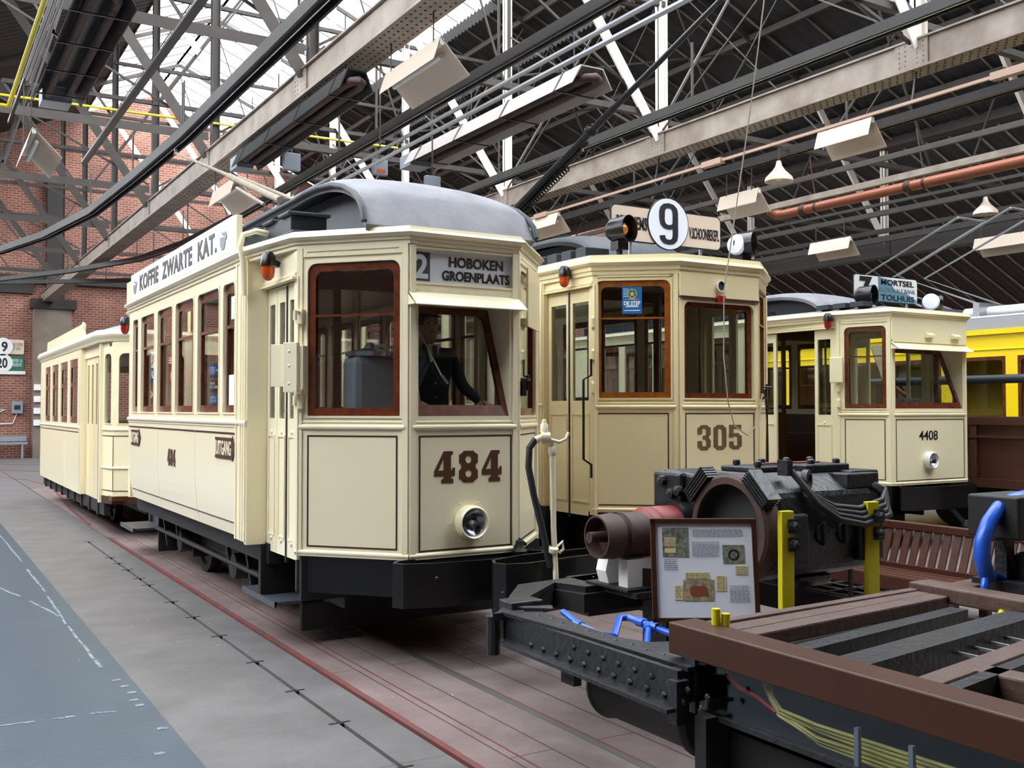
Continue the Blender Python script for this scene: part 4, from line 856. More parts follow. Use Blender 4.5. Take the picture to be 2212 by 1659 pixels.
        fm.tube([(sx*(hb-0.3), yb+0.2, 0.36), (sx*(hb-0.3), ye-0.1, 0.36)], 0.025, 8)
    for sx in (-1, 1): fm.box(sx*(ha+0.02), sx*(ha-0.36), yb-0.03, yb+0.03, 0.33, zb-0.02); fm.box(sx*(ha-0.33), sx*(ha-0.36), 0.55, yb, 0.32, zb-0.02); fm.box(sx*(ha-0.02), sx*(ha-0.36), 0.56, 0.60, 0.40, zb-0.02)
    fm.box(-.80, .80, 1.0, 1.04, .10, .52); fm.box(-.5, .5, 1.6, ye-1.0, .2, .44); fm.box(-.80, .80, ye-.2, ye-.16, .10, .52)  # cross boards and pan added to block light under the car
    fm.box(-0.62, 0.62, yb+0.6, ye-0.4, 0.42, zb-0.02); fm.box(-0.5, 0.5, 0.2, yb+0.6, 0.5, zb-0.04)
    fm.build('underframe', M_under, root)
    for y in P['wheels']: wheelset(root, y)
    for sx in (-1, 1):
        for y0 in (P['step'], ye+0.2):
            st = MB(); st.box(sx*(ha+0.02), sx*(ha-0.34), y0, y0+0.8, 0.30, 0.325); st.box(sx*(ha+0.025), sx*(ha+0.005), y0, y0+0.8, 0.285, 0.33)
            for yy in (y0+0.05, y0+0.75): st.bar((sx*(ha-0.32), yy, 0.31), (sx*(ha-0.32), yy, zb-0.03), 0.05, 0.03)
            st.box(sx*(ha-0.34), sx*(ha-0.36), y0-0.05, y0+0.85, 0.30, zb-0.03)
            st.build('step', M_step, root)
    return root, Fs, angled

# ---- the large tram in front
T1, F1, A1 = tram(dict(X=3.28, Y=6.05, hf=.42, ha=.98, ya=.63, yb=1.37, hb=1.10, ye=6.0, rear=1.2, zb=.72, zs=1.66, zt=2.705, zbelt=1.585, zc=2.825, zr=2.925,
    paint=M_cream, wood=M_wood, aw=(.065, .755), atrans=2.345, front='visor', zvis=2.43, rec=0.30, blind=(-.385, .42, 2.55, 2.79), vis=(.06, .12, 0), steelwiper=True,
    zd=2.62, leaves=3, wins=[(1.70, 2.03), (2.16, 2.85), (3.0, 3.69), (3.83, 4.48), (4.64, 5.30), (5.47, 5.75)], szt=2.70, strans=2.36, sdz=0.02, seams=[2.95, 4.46], rh=.10,
    zfas=.46, wheels=[2.75, 4.75], step=1.0), 'cream tram numbered 484 with a slanted windscreen and a driver inside, nearest to the camera')
sk, wl = clerestory(0.16, 1.95, 6.4, 0.55, 2.94, 3.42, 3.525)
sk.build('clerestory_roof', M_roof, T1, smooth=50); wl.build('clerestory_side', M_roofdk, T1)
mb = MB()
for sx in (-1, 1):
    mb.tube([(sx*.56, 6.35, 3.425), (sx*.56, 1.9, 3.425)]+[(sx*(.56+.12*u), 1.95-1.79*u, 2.945+.48*math.sqrt(max(0, 1-u**2.3))) for u in (.2, .4, .6, .75, .87, .94, .98, .9995)], .022, 8)
mb.build('roof_rim', M_roofdk, T1, smooth=60)
mb = MB()
for sx in (-1, 1):
    mb.box(sx*0.66, sx*0.97, .75, 2.5, 2.95, 2.97); mb.box(sx*.68, sx*.95, .85, 2.45, 2.97, 3.09)
    for y in (.82, 1.2, 1.58, 1.96): mb.box(sx*0.66, sx*0.98, y, y+0.24, 3.09, 3.115)
    for k in range(4): mb.box(sx*0.69, sx*0.72, 2.6, 5.9, 3.0+k*0.075, 3.03+k*0.075); mb.box(sx*0.64, sx*0.7, 2.6+k*1.08, 2.64+k*1.08, 2.96, 3.30)
mb.build('roof_resistor', M_roofdk, T1, bevel=0.008)
mb = MB()   # roof line on the left: cable conduit climbing over the cornice
mb.tube([(-1.14, 1.34, 2.55), (-1.15, 1.34, 2.80), (-1.17, 1.34, 2.9), (-1.15, 1.34, 3.0), (-1.05, 1.35, 3.04), (-0.8, 1.4, 3.02)], 0.022, 8); mb.build('cable_conduit', M_cream, T1, smooth=50)
# route blind box
mb = MB(); F1.box(mb, .035, .84, 0.035, 0.04, 2.55, 2.79); bl = mb.build('destination_blind', M_blind, T1)
mb = MB(); F1.box(mb, .035, .165, 0.031, 0.0355, 2.572, 2.765); mb.build('route_square', M_blinddk, bl)
text('2', 'route_number', M_blind, bl, (-.323, .0305, 2.668), (1, 0, 0), (0, 0, 1), .105, .165, 0.03)
text('HOBOKEN', 'destination_text', M_ink, bl, (.105, .034, 2.713), (1, 0, 0), (0, 0, 1), .43, .072, 0.03)
text('GROENPLAATS', 'destination_text', M_ink, bl, (.105, .034, 2.618), (1, 0, 0), (0, 0, 1), .535, .070, 0.03)
mb = MB(); F1.ring(mb, .03, .845, 2.545, 2.795, 0.012, -0.006, 0.04); F1.box(mb, .0, .84, -0.012, 0, 2.805, 2.823); mb.build('blind_frame', M_cream, T1)
mb = MB(); F1.box(mb, .037, .838, 0.008, 0.012, 2.552, 2.788); mb.build('pane', M_signglass, T1)
block_number('484', 'fleet_number', M_number, T1, (.025, -.001, 1.315), (1, 0, 0), (0, 0, 1), .525, .215)
block_number('484', 'fleet_number', M_number, T1, (-1.103, 3.83, 1.25), (0, -1, 0), (0, 0, 1), .32, .16)
headlamp(T1, (.035, -0.0, .935), .118)
# exit arrow boards on the side
for yc, w_ in ((1.95, .58), (5.55, .5)):
    pts = [(-.5, -.5), (.36, -.5), (.36, -.6), (.5, 0), (.36, .6), (.36, .5), (-.5, .5), (-.5, .38), (-.46, .38), (-.46, -.38), (-.5, -.38)]
    pl = poly_mesh([pts], 'exit_plate', M_brownline, T1, (-1.104, yc, 1.40), (0, -1, 0), (0, 0, 1), w_, .2, .006)
    text('UITGANG', 'exit_text', M_cream, pl, (-1.110, yc+.03, 1.40), (0, -1, 0), (0, 0, 1), w_*.75, .115, 0.02, 0.002)
# lamps, mirror box, window guard
signal_lamp(T1, (-1.0, .98, 2.74), (-1, -.35, 0), M_orange)
signal_lamp(T1, (-1.02, 6.25, 2.70), (-1, 0, 0), M_red)
signal_lamp(T1, (1.0, .98, 2.74), (1, -.35, 0), M_orange)
mb = MB(); L = A1[-1]
L.box(mb, L.L+.0, L.L+.155, -0.075, -0.055, 1.86, 2.15); L.box(mb, L.L-.06, L.L+.045, -0.10, -0.055, 1.82, 2.16); L.box(mb, L.L-.09, L.L-.05, -0.07, 0, 1.84, 2.14)
for z in (1.88, 2.0, 2.10): mb.dome(L.p(L.L, -0.10, z), L.out(), 0.012)
mb.build('mirror_case', M_cream, T1, bevel=0.006)
for z in (1.76, 2.34): mb = MB(); L.box(mb, L.L-.07, L.L-.02, -0.05, 0, z-.05, z+.05); mb.tube([L.p(L.L-.045, -0.05, z+.03), L.p(L.L-.045, -0.10, z+.03), L.p(L.L-.045, -0.10, z-.03)], 0.014, 8); mb.build('bracket', M_cream, T1, smooth=40)
mb = MB(); R = A1[1]; mb.bar(R.p(.06, -0.03, 1.80), R.p(.06, -0.03, 1.93), 0.045, 0.03); mb.bar(R.p(.06, -0.05, 1.92), R.p(.14, -0.06, 1.92), 0.025, 0.02); mb.bar(R.p(.13, -0.05, 1.84), R.p(.13, -0.05, 1.95), 0.02, 0.02); mb.build('lamp_iron', M_black, T1, bevel=0.005)
mb = MB(); R.box(mb, .10, .62, -0.06, -0.045, 2.30, 2.72); R.box(mb, .12, .60, -0.045, 0.0, 2.32, 2.36); mb.build('side_route_board', M_cream2, T1)
# paper notices behind the first saloon window
mb = MB(); mb.box(-1.07, -1.066, 1.78, 1.98, 1.74, 1.98); mb.build('notice', M_paper, T1)
mb = MB(); mb.box(-1.072, -1.068, 3.25, 3.36, 2.38, 2.60); mb.build('notice', M_pale, T1)
mb = MB(); mb.box(-1.072, -1.068, 1.82, 1.92, 2.42, 2.60); mb.build('notice', M_paper, T1)
# buffer and coupling in front
path = [(.30, -.0), (.50, -.03), (.56, -.09), (.53, -.16), (.30, -.23), (0, -.26), (-.30, -.23), (-.53, -.16), (-.56, -.09), (-.50, -.03), (-.30, .0)]
mb = MB(); mb.sweep(path, [(0, .43), (.016, .43), (.016, .715), (0, .715)])
for x in (-.35, .05): mb.dome((x, -.262, .62), (0, -1, 0), 0.014)
mb.build('buffer', M_black, T1, smooth=40)
mb = MB(); mb.box(-.12, .12, -.25, .3, .50, .60); mb.box(-.5, .5, .0, .06, .46, .70); mb.tube([(.32, -.05, .40), (.34, -.2, .36), (.36, -.26, .36)], .04, 8); mb.lathe([(0, 0), (.06, .01), (.06, .07), (0, .08)], (.36, -.28, .35), (0, 1, 0), 14); mb.build('coupling', M_under, T1)
mb = MB(); mb.lathe([(.05, 0), (.055, .02), (.03, .05), (.03, .09), (0, .1)], (.40, -.06, .70), (0, 0, 1), 12); mb.tube([(.36, -.06, .74), (.40, -.06, .80), (.45, -.06, .76)], .014, 6); mb.build('buffer_socket', M_under, T1, smooth=40)
# advertisement board along the roof edge
ab = MB(); ab.box(-1.115, -1.085, 1.72, 5.85, 2.945, 3.215); ad = ab.build('roof_board', M_white, T1)
box('board_end', M_cream3, ad, -1.125, -1.08, 1.60, 1.74, 2.93, 3.20); box('board_end', M_cream3, ad, -1.125, -1.08, 5.83, 6.05, 2.93, 3.15)
text('KOFFIE  ZWARTE  KAT.', 'board_lettering', M_ink, ad, (-1.116, 3.78, 3.075), (0, -1, 0), (0, 0, 1), 3.15, .172, 0.035, spacing=1.1)
# small painted cup at each end of the lettering
cup = [(-.5, .15), (-.44, -.25), (-.2, -.5), (.2, -.5), (.42, -.25), (.45, -.05), (.62, -.02), (.66, .18), (.52, .30), (.40, .36), (.15, .30), (-.2, .42), (-.1, .25), (.1, .2), (.42, .2), (.40, .1)]
for y in (2.0, 5.6): poly_mesh([cup], 'board_emblem', M_inkgr, ad, (-1.116, y, 3.06), (0, -1, 0), (0, 0, 1), .2, .15)
# controller cabinet and desk seen through the windscreen
mb = MB(); mb.box(-.62, -.28, .46, .72, .78, 2.08); mb.build('controller', M_grey, T1, bevel=0.05)
mb = MB(); mb.lathe([(.0, 0), (.17, 0), (.18, .03), (.05, .06), (.02, .1)], (-.45, .59, 2.08), (0, 0, 1), 20); mb.bar((-.45, .59, 2.15), (-.36, .52, 2.16), .03, .02); mb.build('controller_handle', M_steel, T1, smooth=40)
mb = MB(); mb.tube([(.30, .42, .78), (.30, .42, 1.62)], .03, 10); mb.lathe([(.02, 0), (.02, .02)], (.30, .42, 1.62), (0, 0, 1), 8); mb.lathe([(.16, -.01), (.18, 0), (.16, .01), (.14, 0), (.16, -.01)], (.30, .42, 1.64), (0, 0, 1), 24); mb.bar((.13, .42, 1.64), (.47, .42, 1.64), .03, .012); mb.build('brake_wheel', M_steel, T1, smooth=40)
mb = MB(); mb.ball((.43, .35, 1.70), .035, 12); mb.tube([(.43, .35, .78), (.43, .35, 1.68)], .015, 8); mb.build('valve_knob', M_red, T1, smooth=60)
# trolley pole trailing to the wire
mb = MB(); mb.box(-.30, .30, 3.35, 4.25, 3.57, 3.63); mb.lathe([(.14, 0), (.14, .1), (.08, .14), (.06, .22), (0, .24)], (0, 3.85, 3.62), (0, 0, 1), 16); tb = mb.build('trolley_base', M_roofdk, T1, smooth=40)
mb = MB(); mb.tube([(-.10, 3.7, 3.80), (-.09, 5.6, 4.42)], .036, 10); mb.tube([(.10, 3.7, 3.80), (.0, 5.5, 4.40)], .022, 8); mb.tube([(-.08, 5.4, 4.36), (-.08, 8.35, 5.30)], [.024, .016], 8)
mb.tube([(-.2, 3.9, 3.78), (-.17, 5.0, 4.16)], .018, 8)
mb.lathe([(.035, -.02), (.05, -.012), (.035, 0), (.05, .012), (.035, .02)], (-.08, 8.40, 5.33), (1, 0, 0), 14); mb.build('trolley_pole', mat('worn_wood_pole', srgb(158, 145, 128), .6, noise=.2), T1, smooth=40)

# ---- tram 305
T2, F2, A2 = tram(dict(X=6.53, Y=7.05, hf=.49, ha=1.10, ya=.50, yb=1.30, hb=1.12, ye=6.0, rear=1.2, zb=.775, zs=1.81, zt=2.895, zbelt=1.73, zc=2.965, zr=3.13,
    paint=M_cream2, wood=M_wood2, aw=(.075, .765), atrans=2.547, front='flat', zft=2.70, zd=2.86, leaves=2, wins=[(1.75, 2.45), (2.62, 3.32), (3.5, 4.2), (4.38, 5.08), (5.25, 5.8)],
    szt=2.85, strans=2.5, seams=[2.54, 4.3], rh=.10, zfas=.45, wheels=[2.75, 4.75], step=.7), 'cream tram numbered 305 with a round 9 sign on its roof, between the other two')
sk, wl = clerestory(1.05, 2.2, 6.4, 0.62, 3.14, 3.50, 3.60, wfront=.05)
sk.build('clerestory_roof', M_roofdk, T2, smooth=50); wl.build('clerestory_side', M_roofdk, T2)
for sx in (-1, 1):
    mb = MB()
    for y in (.75, 1.0, 1.25, 1.5): mb.box(sx*0.72, sx*1.0, y, y+.17, 3.165, 3.26)
    mb.box(sx*.7, sx*1.02, .7, 1.75, 3.12, 3.17); mb.build('roof_resistor', M_roofdk, T2, bevel=.008)
block_number('305', 'fleet_number', M_number2, T2, (0, -.001, 1.447), (1, 0, 0), (0, 0, 1), .55, .23)
signal_lamp(T2, (-1.12, .85, 2.98), (-1, -.4, 0), M_orange)
mb = MB(); mb.lathe([(.045, .0), (.055, -.03), (.045, -.03)], (-.01, -.02, 2.86), (0, 1, 0), 20); pt = mb.build('porthole', M_white, T2, smooth=40); MB().lathe([(.045, -.012), (0, -.012)], (-.01, -.02, 2.86), (0, 1, 0), 20).build('pane', M_roofdk, pt)
mb = MB(); mb.box(-.055, .035, -.055, -.005, 2.71, 2.77); mb.build('marker_lamp', M_red, T2, bevel=.006)
mb = MB(); a = A2[-1]; mb.tube([a.p(.80, -.05, 2.17), a.p(.80, -.05, 2.02), a.p(.87, -.06, 1.98), a.p(.87, -.06, 1.25), a.p(.80, -.05, 1.20), a.p(.80, -.05, 1.08)], .012, 8); mb.build('door_handrail', M_black, T2, smooth=50)
a = A2[-1]
for z in (1.9, 2.2, 2.5): mb = MB(); mb.tube([a.p(.785, 0, z+.06), a.p(.785, -.04, z+.04), a.p(.785, -.04, z-.03), a.p(.785, 0, z-.05)], .014, 6); mb.build('hinge', M_cream2, T2, smooth=40)
# poster in the upper pane
a = A2[-1]; mb = MB(); a.box(mb, .336, .517, .012, .016, 2.588, 2.838); po = mb.build('poster', M_posterblue, T2)
xd = a.xd(); up = (0, 0, 1)
star = []
for k in range(10): r_ = .5 if k % 2 == 0 else .2; star.append((r_*math.cos(PI/2+k*PI/5), r_*math.sin(PI/2+k*PI/5)))
poly_mesh([star], 'poster_star', M_yellowcab, po, a.p(.425, .0105, 2.772), xd, up, .06, .06, .002)
poly_mesh([circ(0, 0, .5, n=24), circ(0, 0, .4, n=24)], 'poster_ring', M_yellowcab, po, a.p(.425, .0105, 2.772), xd, up, .09, .09, .002)
text('DE STEF', 'poster_text', M_paper, po, a.p(.426, .0105, 2.685), xd, up, .15, .036, .03, .002)
text('A. HERREN \u2019S', 'poster_text', M_pale, po, a.p(.426, .0105, 2.72), xd, up, .12, .014, .0, .002)
mb = MB()
for z in (2.66, 2.648, 2.632): mb.box(-.02, .02, 0, 0, 0, 0)
mb = MB()
for z, l_ in ((2.662, .10), (2.652, .12), (2.618, .15)): a.box(mb, .426-l_/2, .426+l_/2, .0105, .012, z-.003, z+.003)
for k in range(5): a.box(mb, .46, .505, .0105, .012, 2.745+k*.017, 2.749+k*.017)
mb.build('poster_small_print', M_paper, po)
# roof sign: two pink wings and the white disc with the 9
sg = thing('route_sign', 'pink route board with a white disc and black 9 on the middle tram', 'sign', (6.455, 7.70, 3.20))
xd = Vector((1, 0, 0)); nd = Vector((0, -1, 0))
def sgp(u, z, d): q_ = xd*u+Vector((0, 0, z))+nd*d; return tuple(q_)
mb = MB(); mb.prism(rrect(-.705, .705, .13, .485, .06, 5), lambda u, z: sgp(u, z, 0), lambda u, z: sgp(u, z, -.012)); bd = mb.build('sign_edge', M_ink, sg)
mb = MB(); mb.prism(rrect(-.692, .692, .143, .472, .052, 5), lambda u, z: sgp(u, z, .003), lambda u, z: sgp(u, z, -.002)); mb.build('sign_board', M_signcream, sg)
mb = MB(); mb.prism(circ(0, .345, .262, .262, 40), lambda u, z: sgp(u, z, .012), lambda u, z: sgp(u, z, .0)); mb.build('disc_edge', M_ink, sg)
mb = MB(); mb.prism(circ(0, .345, .252, .252, 40), lambda u, z: sgp(u, z, .015), lambda u, z: sgp(u, z, .010)); mb.build('disc', M_paper, sg)
n9 = [(-.085, .52), (-.085, .60), (-.075, .655), (-.045, .69), (0, .70), (.045, .69), (.075, .655), (.085, .60), (.085, .42), (.085, .28), (.075, .225), (.045, .19), (0, .18), (-.045, .19), (-.072, .22), (-.082, .27)]
mb = MB(); mb.sweep(n9, [(-.034, 0), (.034, 0), (.034, .004), (-.034, .004)]); mb.sweep([(.085, .47), (.07, .42), (.04, .40), (0, .392), (-.04, .40), (-.072, .435), (-.085, .50), (-.085, .53)], [(-.032, 0), (.032, 0), (.032, .0038), (-.032, .0038)])
mb.v = [sgp(x, .345+(y-.44)*.70, .016+z) for x, y, z in mb.v]; mb.build('route_number', M_ink, sg)
text('BERCHEMS', 'destination_text', M_ink, sg, sgp(-.45, .315, .004), xd, up, .37, .13, .025)
text('TION', 'destination_text', M_inkgr, sg, sgp(-.262, .335, .004), xd, up, .055, .08, .0)
text('V.SCHOONBEKEPL', 'destination_text', M_ink, sg, sgp(.475, .285, .004), xd, up, .40, .115, .02)
mb = MB()
for u in (-.45, .45): mb.bar(sgp(u, -.03, -.03), sgp(u, .35, -.02), .03, .02); mb.bar(sgp(u, -.0, -.03), sgp(u, -.03, -.22), .03, .02)
mb.build('sign_bracket', M_galv, sg)
def spot(x, y, z, lab, lens=M_amber, r=.115, aim=(.3, -1, 0), leg=.12):
    s = thing('roof_lamp', lab, 'lamp', (x, y, z)); ax = Vector(aim).normalized(); mb = MB()
    mb.lathe([(0, .12), (r*.7, .11), (r*1.02, .06), (r*1.05, -.06), (r*1.12, -.12), (r*1.03, -.12), (r*.95, -.02), (0, -.02)], (0, 0, r*1.5), -ax, 20); mb.box(-.06, .06, -.06, .06, -.02, .06); mb.box(-.02, .02, -.02, .02, -leg, .06)
    mb.build('housing', M_black, s, smooth=40); c_ = Vector((0, 0, r*1.5))
    MB().lathe([(r*.55, .02), (r*.5, .06), (r*.3, .075), (0, .08)], c_, ax, 20).build('lens', lens, s, smooth=60); return s
spot(5.72, 7.52, 3.22, 'black roof lamp with an amber lens before the left end of the 9 sign', aim=(.3, -.95, 0))
s_ = spot(7.32, 7.55, 3.22, 'black roof lamp with a pale disc beside the right end of the 9 sign', aim=(.5, -.86, 0))
mb = MB(); mb.lathe([(0, -.06), (.10, -.05), (.105, .0), (.09, .03), (0, .04)], (-.09, .0, .165), (-.97, -.25, 0), 22); mb.build('pale_lens', M_blind, s_, smooth=50)
# trolley pole of 305, raised forward over the front end, and its rope
mb = MB(); mb.box(-.3, .3, 4.4, 5.3, 3.60, 3.66); mb.lathe([(.14, 0), (.14, .1), (.06, .2), (0, .22)], (0, 4.9, 3.65), (0, 0, 1), 14); mb.build('trolley_base', M_roofdk, T2, smooth=40)
mb = MB(); mb.tube([(0, 4.85, 3.80), (0, 1.6, 4.98)], [.05, .04], 10); mb.tube([(.09, 4.85, 3.82), (.05, 2.3, 4.68)], .03, 10); mb.tube([(0, 1.6, 4.98), (0, -.75, 5.82)], [.035, .022], 10); mb.ball((0, 2.05, 4.83), .075, 10); mb.ball((.04, 2.25, 4.74), .06, 10)
for k in range(26): y = 3.9-k*.05; mb.lathe([(.038, -.012), (.05, 0), (.038, .012)], (.07, y, 4.10+(3.9-y)*.345), (0, -1, .36), 8)
mb.build('trolley_pole', M_black, T2, smooth=40)
mb = MB(); mb.tube([(0, -.68, 5.78), (-.03, -.45, 4.4), (-.06, -.13, 2.80), (-.05, -.11, 2.2), (.02, -.09, 1.78), (.12, -.07, 1.55), (.30, -.06, 1.46), (.45, -.06, 1.60), (.50, -.05, 1.86)], .0065, 6)
mb.build('trolley_rope', mat('grey_rope', srgb(176, 166, 150), .8), T2, smooth=60)
mb = MB(); a = A2[1]; mb.tube([a.p(.02, -.03, 1.80), a.p(.02, -.08, 1.84), a.p(.02, -.08, 1.95)], .013, 6); mb.tube([(.52, -.05, 1.92), (.60, -.07, 1.92)], .01, 6)
mb.tube([(.53, -.05, 1.9), (.55, -.06, 1.6), (.54, -.06, 1.2), (.56, -.06, 1.0), (.57, -.05, 1.3), (.56, -.05, 1.85)], .008, 6); mb.build('rope_cleat', M_iron, T2, smooth=50)

# ---- tram 4408
T3, F3, A3 = tram(dict(X=10.90, Y=8.0, hf=.72, ha=.93, ya=.66, hd=.98, yb=2.0, hb=1.06, ye=6.6, rear=1.2, zb=.80, zs=1.72, zt=2.73, zbelt=1.645, zc=2.83, zr=2.94,
    paint=M_cream3, wood=M_wood, aw=(.06, .585), atrans=2.36, front='visor', zvis=2.47, rec=0.30, blind=None, vis=(.05, .12, 0), zd=2.74, leaves='open',
    wins=[(2.4, 3.1), (3.25, 3.95), (4.1, 4.8), (4.95, 5.65)], szt=2.72, strans=2.36, seams=[3.2, 4.9], rh=.10, zfas=.52, wheels=[3.1, 5.2], step=.9, zdoor=.70), 'ivory tram numbered 4408 with its door open, to the right of the other two trams')
mb = MB(); F3.box(mb, .0, 1.44, -.014, 0, 2.53, 2.82); F3.hbead(mb, 0, 1.44, 2.545, .014); 
for (x, w_) in ((.62, .14), (1.12, .16)): mb.prism([(0, 0), (-.05, -.03), (-.05, -.06), (0, -.06)], lambda d, z, x=x: F3.p(x, d-.014, 2.66+z), lambda d, z, x=x, w_=w_: F3.p(x+w_, d-.014, 2.66+z))
mb.build('destination_flap', M_cream3, T3)
text('4408', 'fleet_number', M_ink, T3, (-.04, -.001, 1.389), (1, 0, 0), (0, 0, 1), .36, .118, .012)
headlamp(T3, (-.035, 0, 1.083), .105, M_white)
sk, wl = clerestory(1.15, 2.2, 6.8, 0.6, 2.97, 3.26, 3.34, wfront=.05)
sk.build('clerestory_roof', M_roof, T3, smooth=50); wl.build('clerestory_side', M_roofdk, T3)
mb = MB()
for y in (.35, .62, .89): mb.box(-.80, -.62, y, y+.2, 2.99, 3.05)
for k in range(8): mb.box(-.82, -.6, 2.0+k*.12, 2.06+k*.12, 3.0, 3.06)
mb.build('roof_resistor', M_roofdk, T3)
signal_lamp(T3, (-.95, .72, 2.83), (-1, -.3, 0), M_red)
a = A3[-1]; mb = MB(); a.box(mb, a.L-.12, a.L+.05, -.09, -.06, 2.04, 2.36); a.box(mb, a.L-.09, a.L-.04, -.08, 0, 2.1, 2.3); mb.build('mirror_case', M_cream3, T3, bevel=.01)
for z in (1.78, 1.98): mb = MB(); a.box(mb, a.L-.06, a.L-.02, -.05, 0, z-.05, z+.05); mb.build('bracket', M_cream3, T3, bevel=.006)
path = [(.35, 0), (.62, -.03), (.70, -.12), (.6, -.2), (0, -.25), (-.6, -.2), (-.70, -.12), (-.62, -.03), (-.35, 0)]
mb = MB(); mb.sweep(path, [(0, .50), (.016, .50), (.016, .78), (0, .78)]); mb.build('buffer', M_black, T3, smooth=40)
mb = MB(); mb.box(-.1, .1, -.24, .2, .52, .62); mb.bar((.1, -.2, .5), (.25, -.3, .30), .05, .05); mb.lathe([(0, 0), (.07, .01), (.05, .08), (0, .09)], (.25, -.31, .27), (0, 0, 1), 10); mb.build('coupling', M_under, T3)
s7 = thing('route_sign', 'white and blue board reading 7 Mortsel Tolhuis on the roof of the right-hand tram', 'sign', (10.98, 8.70, 3.05))
mb = MB(); mb.prism(rrect(-.63, .63, .06, .40, .05, 5), lambda u, z: (u, 0, z), lambda u, z: (u, .012, z)); mb.build('sign_edge', M_ink, s7)
mb = MB(); mb.prism(rrect(-.62, .62, .07, .39, .045, 5), lambda u, z: (u, -.003, z), lambda u, z: (u, .002, z)); mb.build('sign_board', M_white, s7)
mb = MB(); mb.prism([(-.16, .07), (.57, .07), (.62, .11), (.4, .20), (.18, .22), (.05, .36), (-.16, .39)], lambda u, z: (u, -.006, z), lambda u, z: (u, -.002, z)); mb.build('blue_field', M_signblue, s7)
text('7', 'route_number', M_ink, s7, (-.40, -.007, .25), (1, 0, 0), up, .24, .25, .05)
text('MORTSEL', 'destination_text', M_ink, s7, (.22, -.007, .325), (1, 0, 0), up, .66, .075, .02)
text('NATIONALE BANK', 'destination_text', M_inkgr, s7, (.22, -.007, .225), (1, 0, 0), up, .72, .055, .0)
text('TOLHUIS', 'destination_text', M_ink, s7, (.22, -.007, .125), (1, 0, 0), up, .66, .075, .02)
mb = MB()
for u in (-.45, .45): mb.bar((u, .03, .0), (u, .02, .3), .03, .02)
mb.build('sign_bracket', M_galv, s7)
spot(10.33, 8.50, 2.97, 'black roof lamp in front of the 7 on the Mortsel board', M_roofdk, .115)
s_ = spot(11.70, 8.55, 2.98, 'black roof lamp with a pale face to the right of the Mortsel board', M_roofdk, .10, aim=(.8, -.6, 0))
mb = MB(); mb.lathe([(0, -.05), (.105, -.04), (.11, .0), (.09, .03), (0, .04)], (-.08, -.05, .155), (-.85, -.5, 0), 22); mb.build('pale_lens', M_blind, s_, smooth=50)
mb = MB(); mb.box(-.1, .25, .30, .55, .86, 1.85); mb.build('controller', M_grey, T3, bevel=.02)

# ---- trailer car behind the first tram
TR = thing('trailer_car', 'small cream trailer car standing behind the rear end of tram 484', 'tram', (3.29, 13.95, 0), group=GR_TRAM)
body, line = MB(), MB(); hb = 1.05; y0, y1 = .60, 7.4; zb, zs, zt, zc, zr = .45, 1.50, 2.49, 2.62, 2.78
for sx in (-1, 1):
    S = Seg((sx*hb, 2.3), (sx*hb, y1), (0, 3)); W_ = [(2.53, 3.39), (3.65, 4.5), (4.8, 5.63), (5.9, 6.67)]
    S.wall(body, zb, zc, [(a-2.3, b-2.3, zs, zt) for a, b in W_])
    for a, b in W_:
        mb = MB(); S.ring(mb, a-2.3, b-2.3, zs, zt, .04, .015, .05, .002, .004, wt=.12, wb=.1); S.box(mb, a-2.28, b-2.32, .01, .05, 2.07, 2.14); fr = mb.build('saloon_window', M_wood, TR)
        mb = MB(); S.box(mb, a-2.27, b-2.33, .028, .033, zs+.08, zt-.1); mb.build('pane', M_glass, fr)
    S.hbead(body, 0, S.L, 1.44, .02); S.box(line, .1, S.L-.1, -.003, .001, 1.36, 1.375); S.box(body, 1.6, 1.62, -.004, 0, zb, 1.4)
    D = Seg((sx*(hb-.06), y0), (sx*(hb-.06), 2.3), (0, 3)); D.wall(body, 2.46, zc); D.box(body, D.L-.1, D.L+.02, -.06, .05, zb, zc); D.box(body, 0, .1, -.04, .06, zb, zc)
    for k in range(4):
        u0 = .12+k*.37; lm = MB()
        D.box(lm, u0, u0+.1, .02, .05, .42, 2.46); D.box(lm, u0+.25, u0+.355, .02, .05, .42, 2.46); D.box(lm, u0+.1, u0+.25, .02, .05, .42, 1.5); D.box(lm, u0+.1, u0+.25, .02, .05, 2.36, 2.46)
        lf = lm.build('door_leaf', M_cream2, TR); pm = MB(); D.box(pm, u0+.1, u0+.25, .032, .037, 1.5, 2.36); pm.build('pane', M_glass, lf)
    mb = MB(); D.box(mb, .12+.355, .12+.37, .015, .05, .4, 2.46); mb.build('door_seal', M_rubber, TR)
    # rounded platform end in three facets
    pts = [(sx*(hb-.06), y0), (sx*.92, .22), (sx*.62, .02), (0, -.06)]
    for i in range(3):
        E = Seg(pts[i], pts[i+1], (0, 3)); hl = (.07, E.L-.07, 1.52, 2.46); E.wall(body, zb+.1, zc, [hl]); E.ring(body, hl[0]-.01, hl[1]+.01, hl[2]-.01, hl[3]+.01, .012, -.008, .01, 0, (.001, .001, .08, .08))
        E.hbead(body, 0, E.L, 1.44, .02); E.hbead(body, 0, E.L, .93, .02); E.box(line, 0, E.L, -.003, .001, 1.35, 1.362); E.box(line, 0, E.L, -.003, .001, .62, .632); E.box(line, E.L-.006, E.L+.006, -.003, .001, .62, 1.36)
        mb = MB(); E.box(mb, .07, E.L-.07, .015, .02, 1.53, 2.45); mb.build('pane', M_glass, TR)
        mb = MB(); E.box(mb, 0, E.L, -.01, .03, zb, zb+.1); mb.build('end_sill', M_plank, TR)
E = Seg((-hb, y1), (hb, y1), (0, 3)); E.wall(body, zb, zc, [(.2, .9, 1.5, 2.45), (1.2, 1.9, 1.5, 2.45)])
body.build('bodywork', M_cream3, TR); line.build('lining', M_brownline, TR)
